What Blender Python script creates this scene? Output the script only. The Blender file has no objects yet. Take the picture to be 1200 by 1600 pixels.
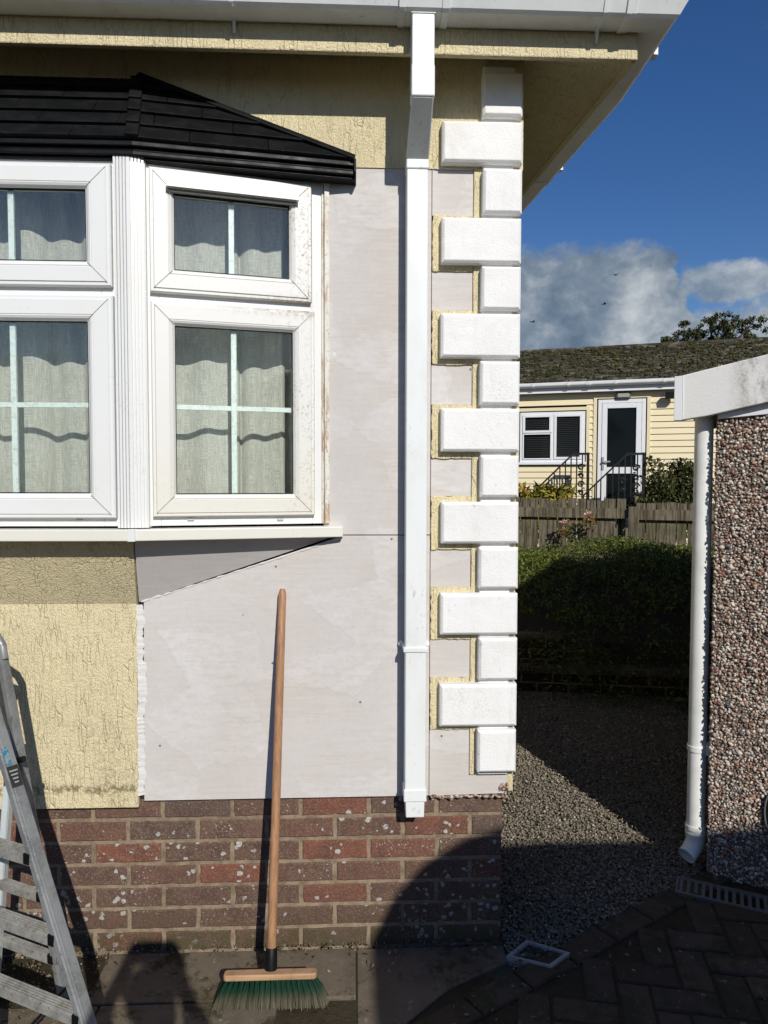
import bpy, math, random
import numpy as np
from mathutils import Vector, Matrix
R = math.radians
random.seed(7)
rng = np.random.default_rng(11)
scene = bpy.context.scene
COL = scene.collection

# ------------------------------------------------------------------ camera
FPX = 1120.0                       # focal length in pixels of the 1200 px wide photograph
YAW, PITCH, ROLL = R(2.4), R(2.55), R(0.12)
CAM = Vector((0.0, -2.33, 1.55))
fw = Vector((math.sin(YAW)*math.cos(PITCH), math.cos(YAW)*math.cos(PITCH), -math.sin(PITCH)))
rt = Vector((math.cos(YAW), -math.sin(YAW), 0))
up = rt.cross(fw)
rt, up = (rt*math.cos(ROLL) + up*math.sin(ROLL)), (up*math.cos(ROLL) - rt*math.sin(ROLL))
cd = bpy.data.cameras.new('camera'); cam = bpy.data.objects.new('camera', cd); COL.objects.link(cam)
M3 = Matrix((rt, up, -fw)).transposed()
cam.matrix_world = Matrix.Translation(CAM) @ M3.to_4x4()
cd.sensor_fit = 'HORIZONTAL'; cd.sensor_width = 36; cd.lens = 36*FPX/1200
cd.clip_start = 0.05; cd.clip_end = 800
scene.camera = cam
scene.render.resolution_x = 768; scene.render.resolution_y = 1024
scene.view_settings.view_transform = 'Standard'; scene.view_settings.look = 'None'
scene.view_settings.gamma = 1; scene.view_settings.exposure = 0.08

# ------------------------------------------------------------------ sun and sky
SUN = Vector((0.28, -1.0, 0.66)).normalized()
sd = bpy.data.lights.new('sun', 'SUN'); so = bpy.data.objects.new('sun', sd); COL.objects.link(so)
sd.energy = 3.9; sd.angle = R(0.5); sd.color = (1.0, 0.955, 0.88)
so.rotation_euler = (-SUN).to_track_quat('-Z', 'Y').to_euler(); so.location = SUN*20
EL = math.asin(SUN.z); AZ = math.atan2(SUN.x, SUN.y)

class NT:
    """small helper round a node tree"""
    def __init__(s, nt): s.nt = nt; s.n = nt.nodes; s.l = nt.links
    def put(s, sock, v):
        if v is None: return
        if isinstance(v, bpy.types.NodeSocket): s.l.new(v, sock)
        elif isinstance(v, (tuple, list)):
            v = tuple(v)
            if len(sock.default_value) == 4 and len(v) == 3: v = v + (1,)
            sock.default_value = v
        else: sock.default_value = v
    def coord(s, which='Object'):
        return s.n.new('ShaderNodeTexCoord').outputs[which]
    def map(s, v, scale=(1,1,1), rot=(0,0,0), loc=(0,0,0)):
        m = s.n.new('ShaderNodeMapping'); s.put(m.inputs[0], v)
        m.inputs['Scale'].default_value = scale; m.inputs['Rotation'].default_value = rot; m.inputs['Location'].default_value = loc
        return m.outputs[0]
    def noise(s, v, scale=5, detail=4, rough=.55, dist=0, col=False):
        t = s.n.new('ShaderNodeTexNoise'); s.put(t.inputs['Vector'], v)
        t.inputs['Scale'].default_value = scale; t.inputs['Detail'].default_value = detail
        t.inputs['Roughness'].default_value = rough; t.inputs['Distortion'].default_value = dist
        return t.outputs['Color' if col else 'Fac']
    def voro(s, v, scale=5, feat='F1', out='Distance', rand=1.0):
        t = s.n.new('ShaderNodeTexVoronoi'); t.feature = feat; s.put(t.inputs['Vector'], v)
        t.inputs['Scale'].default_value = scale; t.inputs['Randomness'].default_value = rand
        return t.outputs[out]
    def wave(s, v, scale=5, dist=2, detail=2, axis='Z', dscale=1):
        t = s.n.new('ShaderNodeTexWave'); t.bands_direction = axis; s.put(t.inputs['Vector'], v)
        t.inputs['Scale'].default_value = scale; t.inputs['Distortion'].default_value = dist
        t.inputs['Detail'].default_value = detail; t.inputs['Detail Scale'].default_value = dscale
        return t.outputs['Fac']
    def ramp(s, f, stops, interp='LINEAR'):
        r = s.n.new('ShaderNodeValToRGB'); r.color_ramp.interpolation = interp; s.put(r.inputs[0], f)
        e = r.color_ramp.elements
        while len(e) < len(stops): e.new(.5)
        for k, (p, c) in enumerate(stops):
            e[k].position = p
            if not isinstance(c, (tuple, list)): c = (c, c, c)
            e[k].color = tuple(c) + (1,)
        return r.outputs[0]
    def rng(s, v, a, b, c=0.0, d=1.0, smooth=True):
        m = s.n.new('ShaderNodeMapRange'); s.put(m.inputs[0], v)
        if smooth: m.interpolation_type = 'SMOOTHSTEP'
        for k, x in zip((1, 2, 3, 4), (a, b, c, d)): m.inputs[k].default_value = x
        return m.outputs[0]
    def mix(s, f, a, b, mode='MIX'):
        m = s.n.new('ShaderNodeMix'); m.data_type = 'RGBA'; m.blend_type = mode
        s.put(m.inputs[0], f); s.put(m.inputs[6], a); s.put(m.inputs[7], b)
        return m.outputs[2]
    def m(s, op, a, b=None, c=None):
        m = s.n.new('ShaderNodeMath'); m.operation = op
        s.put(m.inputs[0], a)
        if b is not None: s.put(m.inputs[1], b)
        if c is not None: s.put(m.inputs[2], c)
        return m.outputs[0]
    def sep(s, v):
        x = s.n.new('ShaderNodeSeparateXYZ'); s.put(x.inputs[0], v); return x.outputs
    def comb(s, x, y, z):
        c = s.n.new('ShaderNodeCombineXYZ')
        for k, v in enumerate((x, y, z)): s.put(c.inputs[k], v)
        return c.outputs[0]
    def bump(s, h, strength=.5, dist=.01, nrm=None):
        b = s.n.new('ShaderNodeBump'); s.put(b.inputs['Height'], h)
        b.inputs['Strength'].default_value = strength; b.inputs['Distance'].default_value = dist
        if nrm is not None: s.put(b.inputs['Normal'], nrm)
        return b.outputs[0]
    def island(s):
        return s.n.new('ShaderNodeNewGeometry').outputs['Random Per Island']

MATS = {}
def mat(name, fn, rough=.6, spec=.3):
    if name in MATS: return MATS[name]
    m = bpy.data.materials.new(name); m.use_nodes = True
    t = NT(m.node_tree); p = t.n['Principled BSDF']
    p.inputs['Roughness'].default_value = rough; p.inputs['Specular IOR Level'].default_value = spec
    t.p = p
    fn(t)
    MATS[name] = m
    return m

# world: Nishita sky with a low cloud bank
w = bpy.data.worlds.new('World'); scene.world = w; w.use_nodes = True
t = NT(w.node_tree); bg = t.n['Background']
sky = t.n.new('ShaderNodeTexSky'); sky.sky_type = 'NISHITA'; sky.sun_disc = False
sky.sun_elevation = EL; sky.sun_rotation = AZ; sky.air_density = 1.0; sky.dust_density = 0.25; sky.ozone_density = 3.0
hs = t.n.new('ShaderNodeHueSaturation'); hs.inputs['Saturation'].default_value = 1.28; hs.inputs['Hue'].default_value = 0.512
t.put(hs.inputs['Color'], sky.outputs[0])
t.put(bg.inputs[0], hs.outputs[0]); bg.inputs[1].default_value = 0.078
d = t.coord('Generated'); sx, sy, sz = t.sep(d)
az = t.m('ARCTAN2', sx, sy); el = t.m('ARCSINE', sz)
def azel(px, py):
    r_ = (fw + rt*((px-600)/FPX) + up*((800-py)/FPX)).normalized()
    return math.atan2(r_.x, r_.y), math.asin(r_.z)
q = t.comb(az, t.m('MULTIPLY', el, 1.25), 0.0)
a0, a1 = azel(560, 400)[0], azel(1260, 400)[0]
azn = t.rng(t.m('ADD', az, t.m('MULTIPLY', t.m('SUBTRACT', t.noise(q, 16, 5, .6), .5), .09)), a0, a1, 0, 1, smooth=False)
def hgt(px, py): return azel(px, py)[1]/0.5
def apos(px): return (azel(px, 400)[0]-a0)/(a1-a0)
top = t.ramp(azn, [(0, .55*hgt(600, 420)), (apos(800), hgt(820, 384)), (apos(1010), hgt(1010, 378)), (apos(1050), hgt(1050, 388)),
                   (apos(1092), hgt(1092, 484)), (apos(1125), hgt(1120, 478)), (apos(1195), hgt(1195, 462)), (1, hgt(1200, 470))])
edge = t.noise(q, 22, 7, .62, .2); fine = t.noise(q, 55, 6, .6)
hh = t.m('SUBTRACT', t.m('MULTIPLY', top, .5), el)
dens = t.m('ADD', hh, t.m('MULTIPLY', t.m('SUBTRACT', edge, .5), .075))
c1 = t.rng(dens, -.006, .020)
# the separate small cloud on the right
cx, cy = azel(1135, 440)
e1 = t.m('POWER', t.m('DIVIDE', t.m('SUBTRACT', az, cx), .062), 2.0); e2 = t.m('POWER', t.m('DIVIDE', t.m('SUBTRACT', el, cy), .026), 2.0)
c2 = t.rng(t.m('ADD', t.m('SUBTRACT', 1.0, t.m('ADD', e1, e2)), t.m('MULTIPLY', t.m('SUBTRACT', edge, .5), 2.6)), -.2, .55)
wisp = t.m('MULTIPLY', t.rng(t.noise(t.map(q, (1, 3.2, 1), loc=(.3, .1, 0)), 6, 6, .6), .60, .82), .16)
cl = t.m('MAXIMUM', t.m('MAXIMUM', t.m('MULTIPLY', c1, .95), t.m('MULTIPLY', c2, .85)), wisp)
# brightness: lumps lit from above, greyer inside the bank
lump = t.noise(t.map(q, loc=(.4, .7, 0)), 15, 6, .58, .3)
cxb, cyb = azel(1010, 490)
bl1 = t.m('POWER', t.m('DIVIDE', t.m('SUBTRACT', az, cxb), .055), 2.0); bl2 = t.m('POWER', t.m('DIVIDE', t.m('SUBTRACT', el, cyb), .07), 2.0)
glow = t.m('MULTIPLY', t.rng(t.m('ADD', bl1, bl2), 1.3, 0), .24)
rightw = t.rng(az, azel(1060, 400)[0], azel(1180, 400)[0], 0, .22)
br = t.m('ADD', t.m('ADD', lump, t.m('MULTIPLY', t.m('SUBTRACT', fine, .5), .35)), t.m('ADD', glow, rightw))
ccol = t.ramp(br, [(.30, (.115, .165, .235)), (.52, (.20, .255, .32)), (.68, (.34, .385, .43)), (.92, (.60, .63, .65))])
bg2 = t.n.new('ShaderNodeBackground'); t.put(bg2.inputs[0], ccol); bg2.inputs[1].default_value = 0.95
ms = t.n.new('ShaderNodeMixShader'); t.put(ms.inputs[0], cl); t.l.new(bg.outputs[0], ms.inputs[1]); t.l.new(bg2.outputs[0], ms.inputs[2])
t.l.new(ms.outputs[0], t.n['World Output'].inputs[0])

# ------------------------------------------------------------------ helpers
class Frame:
    """upright local frame: x along a wall, y into it, z up"""
    def __init__(s, o, ang=0.0):
        s.o = Vector(o); s.a = ang
        s.ux = Vector((math.cos(ang), math.sin(ang), 0)); s.uy = Vector((-math.sin(ang), math.cos(ang), 0))
    def pix(s, px, py, y=0.0):
        d_ = fw + rt*((px-600)/FPX) + up*((800-py)/FPX); c = CAM - s.o
        k = (y - c.dot(s.uy))/d_.dot(s.uy); p = c + d_*k
        return p.dot(s.ux), p.z
    def X(s, px, y=0.0, py=760): return s.pix(px, py, y)[0]
    def Z(s, px, py, y=0.0): return s.pix(px, py, y)[1]
    def w(s, x, y, z): return s.o + s.ux*x + s.uy*y + Vector((0, 0, z))
def ground(px, py, z=0.0):
    d_ = fw + rt*((px-600)/FPX) + up*((800-py)/FPX)
    return CAM + d_*((z-CAM.z)/d_.z)
def pd(px, py, depth):
    return CAM + (fw + rt*((px-600)/FPX) + up*((800-py)/FPX))*depth
W = Frame((0, 0, 0))

def tag(o, label=None, cat=None, group=None, kind=None):
    if label: o['label'] = label
    if cat: o['category'] = cat
    if group: o['group'] = group
    if kind: o['kind'] = kind
    return o
def thing(name, label, cat, loc=(0, 0, 0), rz=0.0, group=None):
    o = bpy.data.objects.new(name, None); COL.objects.link(o); o.location = loc; o.rotation_euler = (0, 0, rz)
    o.empty_display_size = .1
    return tag(o, label, cat, group)

class MB:
    def __init__(s): s.v = []; s.f = []; s.mi = []; s.cur = 0
    def add(s, vs, fs):
        b = len(s.v); s.v += [tuple(v) for v in vs]; s.f += [tuple(b+i for i in f) for f in fs]; s.mi += [s.cur]*len(fs); return s
    def box(s, x0, x1, y0, y1, z0, z1, ch=0.0):
        """box; ch chamfers the edges of the face looking to -y"""
        if ch <= 0:
            vs = [(x, y, z) for y in (y0, y1) for z in (z0, z1) for x in (x0, x1)]
            return s.add(vs, [(0, 1, 3, 2), (5, 4, 6, 7), (4, 0, 2, 6), (1, 5, 7, 3), (2, 3, 7, 6), (4, 5, 1, 0)])
        c = ch
        r0 = [(x0+c, y0, z0+c), (x1-c, y0, z0+c), (x1-c, y0, z1-c), (x0+c, y0, z1-c)]
        r1 = [(x0, y0+c, z0), (x1, y0+c, z0), (x1, y0+c, z1), (x0, y0+c, z1)]
        r2 = [(x0, y1, z0), (x1, y1, z0), (x1, y1, z1), (x0, y1, z1)]
        fs = [(0, 1, 2, 3), (11, 10, 9, 8)]
        for a in (0, 4):
            for k in range(4):
                j = (k+1) % 4; fs.append((a+j, a+k, a+4+k, a+4+j))
        return s.add(r0+r1+r2, fs)
    def prism(s, poly, d0, d1, axis='y'):
        """poly of (a,b) extruded along an axis: y -> (x,z), x -> (y,z), z -> (x,y)"""
        n = len(poly)
        def P(a, b, d):
            return {'y': (a, d, b), 'x': (d, a, b), 'z': (a, b, d)}[axis]
        vs = [P(a, b, d0) for a, b in poly] + [P(a, b, d1) for a, b in poly]
        fs = [tuple(range(n)), tuple(range(2*n-1, n-1, -1))] + [((i+1) % n, i, n+i, n+(i+1) % n) for i in range(n)]
        return s.add(vs, fs)
    def hexa(s, A, B):
        """solid between quad A and quad B"""
        return s.add(list(A)+list(B), [(0, 1, 2, 3), (7, 6, 5, 4)] + [((i+1) % 4, i, 4+i, 4+(i+1) % 4) for i in range(4)])
    def bar(s, p, q_, wv, dv, taper=1.0):
        """bar from p to q with half-width vector wv and half-depth vector dv"""
        p, q_, wv, dv = map(Vector, (p, q_, wv, dv)); T = taper
        A = [p-wv-dv, p+wv-dv, p+wv+dv, p-wv+dv]; B = [q_-wv*T-dv*T, q_+wv*T-dv*T, q_+wv*T+dv*T, q_-wv*T+dv*T]
        return s.hexa(A, B)
    def tube(s, pts, r, n=12, cap=True):
        pts = [Vector(p) for p in pts]; m_ = len(pts); rr = r if isinstance(r, (list, tuple)) else [r]*m_
        vs = []; ref = None
        for k, p in enumerate(pts):
            tn = (pts[min(k+1, m_-1)] - pts[max(k-1, 0)]).normalized()
            if ref is None: ref = tn.orthogonal().normalized()
            ref = (ref - tn*ref.dot(tn)).normalized(); b = tn.cross(ref)
            vs += [p + (ref*math.cos(2*math.pi*j/n) + b*math.sin(2*math.pi*j/n))*rr[k] for j in range(n)]
        fs = [(k*n+j, k*n+(j+1) % n, (k+1)*n+(j+1) % n, (k+1)*n+j) for k in range(m_-1) for j in range(n)]
        if cap: fs += [tuple(range(n-1, -1, -1)), tuple((m_-1)*n+j for j in range(n))]
        return s.add(vs, fs)
    def build(s, name, mats, parent=None, bevel=0.0, smooth=False, seg=2, angle=40, off=(0, 0, 0)):
        me = bpy.data.meshes.new(name); me.from_pydata(s.v, [], s.f)
        if not isinstance(mats, (list, tuple)): mats = [mats]
        for m_ in mats: me.materials.append(m_)
        if len(mats) > 1: me.polygons.foreach_set('material_index', s.mi)
        o = bpy.data.objects.new(name, me); COL.objects.link(o)
        if parent is not None: o.parent = parent
        else:
            vv = np.array(s.v); c = Vector(((vv[:, 0].min()+vv[:, 0].max())/2, (vv[:, 1].min()+vv[:, 1].max())/2, vv[:, 2].min()))
            me.transform(Matrix.Translation(-c)); o.location = c
        if smooth:
            me.polygons.foreach_set('use_smooth', [True]*len(me.polygons))
            try: me.set_sharp_from_angle(angle=R(angle))
            except Exception: pass
        if bevel > 0:
            b = o.modifiers.new('bevel', 'BEVEL'); b.width = bevel; b.segments = seg; b.limit_method = 'ANGLE'; b.angle_limit = R(35)
        me.update()
        return o

def npmesh(name, V, F, mats, parent=None, smooth=False, loc=None, mi=None):
    """fast mesh from arrays; F is (n,3) or (n,4)"""
    me = bpy.data.meshes.new(name); V = np.asarray(V, dtype=np.float32); F = np.asarray(F, dtype=np.int32)
    c = np.zeros(3, dtype=np.float32)
    if parent is None and loc is None:
        c = np.array([(V[:, 0].min()+V[:, 0].max())/2, (V[:, 1].min()+V[:, 1].max())/2, V[:, 2].min()], dtype=np.float32)
    V = V - c
    n, k = F.shape
    me.vertices.add(len(V)); me.vertices.foreach_set('co', V.ravel())
    me.loops.add(n*k); me.loops.foreach_set('vertex_index', F.ravel())
    me.polygons.add(n); me.polygons.foreach_set('loop_start', np.arange(0, n*k, k, dtype=np.int32))
    try: me.polygons.foreach_set('loop_total', np.full(n, k, dtype=np.int32))
    except Exception: pass
    if not isinstance(mats, (list, tuple)): mats = [mats]
    for m_ in mats: me.materials.append(m_)
    if mi is not None: me.polygons.foreach_set('material_index', np.asarray(mi, dtype=np.int32))
    if smooth: me.polygons.foreach_set('use_smooth', np.ones(n, dtype=bool))
    me.update(calc_edges=True)
    o = bpy.data.objects.new(name, me); COL.objects.link(o); o.parent = parent
    if parent is None: o.location = c if loc is None else loc
    return o

_t = (1+5**.5)/2
ICV = np.array([(-1, _t, 0), (1, _t, 0), (-1, -_t, 0), (1, -_t, 0), (0, -1, _t), (0, 1, _t), (0, -1, -_t), (0, 1, -_t), (_t, 0, -1), (_t, 0, 1), (-_t, 0, -1), (-_t, 0, 1)], dtype=float)
ICV /= np.linalg.norm(ICV[0])
ICF = np.array([(0, 11, 5), (0, 5, 1), (0, 1, 7), (0, 7, 10), (0, 10, 11), (1, 5, 9), (5, 11, 4), (11, 10, 2), (10, 7, 6), (7, 1, 8), (3, 9, 4), (3, 4, 2), (3, 2, 6), (3, 6, 8), (3, 8, 9), (4, 9, 5), (2, 4, 11), (6, 2, 10), (8, 6, 7), (9, 8, 1)])
def randrot(n, g=rng):
    q_ = g.normal(size=(n, 4)); q_ /= np.linalg.norm(q_, axis=1)[:, None]; a, b, c, d_ = q_.T
    return np.stack([1-2*(c*c+d_*d_), 2*(b*c-a*d_), 2*(b*d_+a*c), 2*(b*c+a*d_), 1-2*(b*b+d_*d_), 2*(c*d_-a*b), 2*(b*d_-a*c), 2*(c*d_+a*b), 1-2*(b*b+c*c)], 1).reshape(n, 3, 3)
def stones(P, size, flat=(1, .8, .6), flatten=None):
    """angular little stones at points P; returns V, F"""
    n = len(P); S = size[:, None]*np.array(flat)[None]*rng.uniform(.75, 1.25, (n, 3))
    V = ICV[None]*rng.uniform(.78, 1.18, (n, 12, 1))*S[:, None]
    V = np.einsum('nij,nkj->nki', randrot(n), V)
    if flatten is not None: V = V*np.array(flatten)[None, None]
    V = V + P[:, None]
    return V.reshape(-1, 3), (ICF[None] + (np.arange(n)*12)[:, None, None]).reshape(-1, 3)
def leaves(P, size, N=None, aspect=.5, jit=.7):
    """little folded leaves: two triangles each side of a midrib (4 verts, 2 tris as one quad) round points P; N gives rough normals"""
    n = len(P); Rm = randrot(n)
    L = size[:, None]*rng.uniform(.7, 1.3, (n, 1))
    a = Rm[:, :, 0]*L; b = Rm[:, :, 1]*L*aspect; c = Rm[:, :, 2]*L*.12
    if N is not None:
        # make the blade normal follow N loosely
        nn = N + rng.normal(size=(n, 3))*jit; nn /= np.linalg.norm(nn, axis=1)[:, None]
        t1 = np.cross(nn, rng.normal(size=(n, 3))); t1 /= np.linalg.norm(t1, axis=1)[:, None]; t2 = np.cross(nn, t1)
        a = t1*L; b = t2*L*aspect; c = nn*L*.12
    V = np.stack([P-a*.5, P+b*.5-a*.05+c, P+a*.5, P-b*.5-a*.05+c], 1)
    return V.reshape(-1, 3), (np.array([[0, 1, 2, 3]])+(np.arange(n)*4)[:, None]).reshape(-1, 4)

# ------------------------------------------------------------------ materials
def f_bark(t, c1=(.80, .70, .45), c2=(.47, .40, .225)):
    o = t.coord(); w1 = t.noise(o, 14, 3, .5, col=True)
    v = t.mix(.016, o, w1, 'ADD')
    warp = t.map(v, (1, 1, .17))
    e = t.voro(warp, 72, 'DISTANCE_TO_EDGE'); crack = t.rng(e, .0, .07)
    e2 = t.voro(t.map(v, (1, 1, .45), loc=(3, 1, 2)), 190, 'DISTANCE_TO_EDGE'); crack2 = t.rng(e2, .0, .22)
    gate = t.rng(t.noise(t.map(o, (1, 1, .5)), 26, 4, .65), .36, .60)
    crk = t.m('MULTIPLY', t.m('MAXIMUM', crack, t.m('MULTIPLY', gate, .9)), t.m('MAXIMUM', crack2, .62))
    g = t.noise(t.map(o, (1, 1, .6)), 260, 4, .6); big = t.noise(o, 3.2, 4, .6)
    col = t.mix(t.rng(big, .35, .75), c1, tuple(x*.90 for x in c1))
    col = t.mix(t.m('MULTIPLY', t.m('SUBTRACT', 1, crk), .48), col, c2)
    # rust and green-grey grime in patches
    dirt = t.m('MULTIPLY', t.rng(t.noise(t.map(o, (1, 1, .5)), 9, 6, .7), .60, .78), .45)
    col = t.mix(dirt, col, (.34, .27, .14))
    run = t.m('MULTIPLY', t.rng(t.noise(t.map(o, (1, 1, .06), loc=(2, 0, 0)), 16, 4, .6), .60, .72), .35)
    col = t.mix(run, col, (.36, .27, .13))
    t.put(t.p.inputs['Base Color'], col)
    h = t.m('ADD', t.m('MULTIPLY', crk, .8), t.m('ADD', t.m('MULTIPLY', g, .7), t.m('MULTIPLY', t.noise(o, 70, 3, .5), .6)))
    t.put(t.p.inputs['Normal'], t.bump(h, .9, .0055))
m_bark = mat('textured_yellow_render', f_bark, .85, .2)
def f_bark2(t):
    """lower panel: same finish with grime along its bottom"""
    f_bark(t)
    col = t.p.inputs['Base Color'].links[0].from_socket
    o = t.coord(); z = t.sep(o)[2]
    zz = t.m('ADD', z, t.m('MULTIPLY', t.m('SUBTRACT', t.noise(o, 12, 4, .6), .5), .05))
    band = t.m('MULTIPLY', t.rng(t.m('ABSOLUTE', t.m('SUBTRACT', zz, W.Z(110, 1232))), .022, .004), t.rng(t.noise(o, 60, 5, .7), .38, .56))
    sp = t.m('MULTIPLY', t.m('MULTIPLY', t.rng(z, .95, .52), t.rng(t.noise(t.map(o, (1, 1, .3)), 7, 4, .6), .45, .7)), t.rng(t.noise(o, 120, 4, .7), .45, .62))
    col2 = t.mix(t.m('MULTIPLY', t.m('MAXIMUM', band, t.m('MULTIPLY', sp, .6)), .8), col, (.17, .13, .06))
    t.put(t.p.inputs['Base Color'], col2)
m_bark_low = mat('textured_yellow_render_grimy_foot', f_bark2, .85, .2)

def f_ply(t):
    o = t.coord()
    grain = t.noise(t.map(o, (1.6, 1, 24), rot=(0, R(3), 0)), 4, 6, .62, .6)
    base = t.mix(t.rng(grain, .36, .64), (.585, .555, .525), (.54, .495, .455))
    # overlapping swathes of skim with straight-ish trowelled edges
    wv = t.mix(.13, o, t.noise(o, 7, 7, .72, col=True), 'ADD')
    wv2 = t.mix(.10, o, t.noise(o, 10, 7, .72, col=True), 'ADD')
    c1 = t.voro(t.map(wv, (1, .01, .55), rot=(0, R(12), 0)), 5.2, out='Color'); c2 = t.voro(t.map(wv2, (.8, .01, 1.3), rot=(0, R(-18), 0), loc=(5, 0, 3)), 4.1, out='Color')
    a = t.sep(c1)[0]; b = t.sep(c2)[1]
    thin = t.noise(o, 11, 6, .7)
    dry = t.rng(t.noise(t.map(o, (3, 1, 9), rot=(0, R(10), 0)), 5, 6, .75), .36, .60)
    skim = t.m('ADD', t.m('MULTIPLY', t.m('MULTIPLY', t.rng(a, .1, .9), dry), .45), t.m('MULTIPLY', t.rng(t.noise(o, 3.2, 6, .65), .38, .58), .5))
    col = t.mix(t.m('MULTIPLY', skim, .95), base, (.60, .585, .58))
    col = t.mix(t.m('MULTIPLY', t.rng(b, .60, .72), t.m('MULTIPLY', dry, .6)), col, (.665, .655, .65))
    broad = t.noise(o, 2.1, 3, .5); col = t.mix(t.m('MULTIPLY', t.rng(broad, .40, .66), .35), col, (.52, .485, .455))
    scr = t.rng(t.noise(t.map(o, (12, 1, 1.2), rot=(0, R(35), 0)), 6, 4, .7), .64, .72)
    col = t.mix(t.m('MULTIPLY', scr, .22), col, (.70, .70, .69))
    fine = t.noise(o, 70, 5, .7); col = t.mix(t.m('MULTIPLY', t.rng(fine, .35, .75), .16), col, (.42, .38, .35))
    sc = t.voro(o, 4.6); col = t.mix(t.m('MULTIPLY', t.rng(sc, .020, .012), .6), col, (.22, .19, .17))
    pk = t.voro(t.map(wv2, loc=(2, 0, 7)), 7.5); col = t.mix(t.m('MULTIPLY', t.m('MULTIPLY', t.rng(pk, .07, .03), t.rng(fine, .4, .55)), .8), col, (.74, .735, .73))
    t.put(t.p.inputs['Base Color'], col)
    h = t.m('ADD', t.m('MULTIPLY', a, .35), t.m('ADD', t.m('MULTIPLY', t.rng(b, .60, .68), .5), t.m('ADD', t.m('MULTIPLY', grain, .3), t.m('MULTIPLY', thin, .8))))
    t.put(t.p.inputs['Normal'], t.bump(h, .45, .0025))
m_ply = mat('skimmed_plywood', f_ply, .75, .25)
m_seam = mat('dark_gap', lambda t: t.put(t.p.inputs['Base Color'], (.10, .085, .07)), .9, .1)
def f_filler(t):
    o = t.coord(); t.put(t.p.inputs['Base Color'], t.mix(t.noise(o, 40, 4), (.74, .74, .73), (.60, .57, .53)))
    t.put(t.p.inputs['Normal'], t.bump(t.noise(o, 90, 5, .7), .8, .004))
m_filler = mat('white_filler', f_filler, .7, .3)

def f_white_paint(t):
    o = t.coord(); n1 = t.noise(o, 7, 5, .6); n2 = t.noise(t.map(o, (3, 3, 1)), 38, 5, .7)
    col = t.mix(t.m('MULTIPLY', t.rng(n1, .42, .72), .55), (.83, .83, .815), (.72, .71, .68))
    col = t.mix(t.m('MULTIPLY', t.rng(n2, .60, .74), .45), col, (.45, .43, .38))
    gr = t.m('MULTIPLY', t.rng(t.noise(o, 3.1, 3, .5), .55, .75), t.rng(t.noise(o, 150, 3, .6), .50, .64))
    col = t.mix(t.m('MULTIPLY', gr, .5), col, (.36, .34, .28))
    vdn = t.m('MULTIPLY', t.rng(t.noise(t.map(o, (4, 4, .6), loc=(1, 1, 1)), 6, 5, .7), .54, .72), .22); col = t.mix(vdn, col, (.50, .49, .44))
    chip = t.rng(t.voro(t.mix(.04, o, t.noise(o, 50, 3, col=True), 'ADD'), 13), .085, .06); col = t.mix(t.m('MULTIPLY', t.m('MULTIPLY', chip, t.rng(t.noise(o, 6, 2), .52, .6)), .6), col, (.40, .38, .33))
    t.put(t.p.inputs['Base Color'], col)
    t.put(t.p.inputs['Normal'], t.bump(t.m('ADD', t.noise(o, 180, 4, .65), t.m('ADD', t.m('MULTIPLY', n1, 1.2), t.m('MULTIPLY', t.noise(o, 24, 3, .5), .9))), .6, .003))
m_quoin = mat('painted_quoin_white', f_white_paint, .65, .3)

def f_upvc(t, tint=(.745, .755, .745), dirt=.35):
    o = t.coord(); n1 = t.noise(o, 5, 5, .6); sp = t.noise(o, 85, 5, .75)
    col = t.mix(t.m('MULTIPLY', t.rng(n1, .45, .75), .35), tint, (.72, .70, .63))
    gate = t.rng(t.noise(t.map(o, loc=(2, 5, 1)), 4.2, 4, .6), .45, .70)
    col = t.mix(t.m('MULTIPLY', t.m('MULTIPLY', t.rng(sp, .56, .66), gate), dirt), col, (.30, .26, .18))
    t.put(t.p.inputs['Base Color'], col)
    t.put(t.p.inputs['Normal'], t.bump(t.noise(o, 30, 3, .5), .12, .002))
m_upvc = mat('white_upvc', f_upvc, .32, .5)
zU0, zL1 = Frame((W.X(205, -.14, 500), -.14, 0), math.atan2(.14, W.X(508, 0, 500)-W.X(205, -.14, 500))).Z(233, 455, -.02), Frame((W.X(205, -.14, 500), -.14, 0), math.atan2(.14, W.X(508, 0, 500)-W.X(205, -.14, 500))).Z(235, 469, -.02)
def f_upvc_dirty(t):
    """the right hand window: moss specks and rusty streaks towards the wall end"""
    f_upvc(t, (.745, .745, .715), .55); col = t.p.inputs['Base Color'].links[0].from_socket
    o = t.coord(); x, y, z = t.sep(o)
    gx = t.rng(x, .28, .66)                       # dirtier towards the wall
    specks = t.rng(t.noise(o, 110, 6, .78), .52, .62)
    blob = t.rng(t.noise(t.map(o, (1, 1, .9), loc=(1.3, 0, .6)), 9, 5, .65), .44, .62)
    col = t.mix(t.m('MULTIPLY', t.m('MULTIPLY', gx, t.m('MULTIPLY', specks, t.m('ADD', blob, .25))), .85), col, (.19, .14, .07))
    zr_ = t.rng(t.m('ABSOLUTE', t.m('SUBTRACT', z, (zU0+zL1)/2-.004)), .045, .006); col = t.mix(t.m('MULTIPLY', t.m('MULTIPLY', zr_, t.rng(x, .12, .62)), t.m('MULTIPLY', t.rng(t.noise(o, 75, 6, .75), .40, .58), .8)), col, (.24, .15, .075))
    rust = t.m('MULTIPLY', t.rng(t.noise(t.map(o, (1, 1, .35)), 22, 5, .7), .42, .58), t.rng(x, .545, .60))
    col = t.mix(t.m('MULTIPLY', rust, .75), col, (.33, .19, .09))
    yel = t.m('MULTIPLY', t.rng(z, 1.75, 1.52), .35)
    col = t.mix(yel, col, (.70, .655, .50))
    t.put(t.p.inputs['Base Color'], col)
m_upvc_dirty = mat('weathered_white_upvc', f_upvc_dirty, .38, .45)
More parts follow.
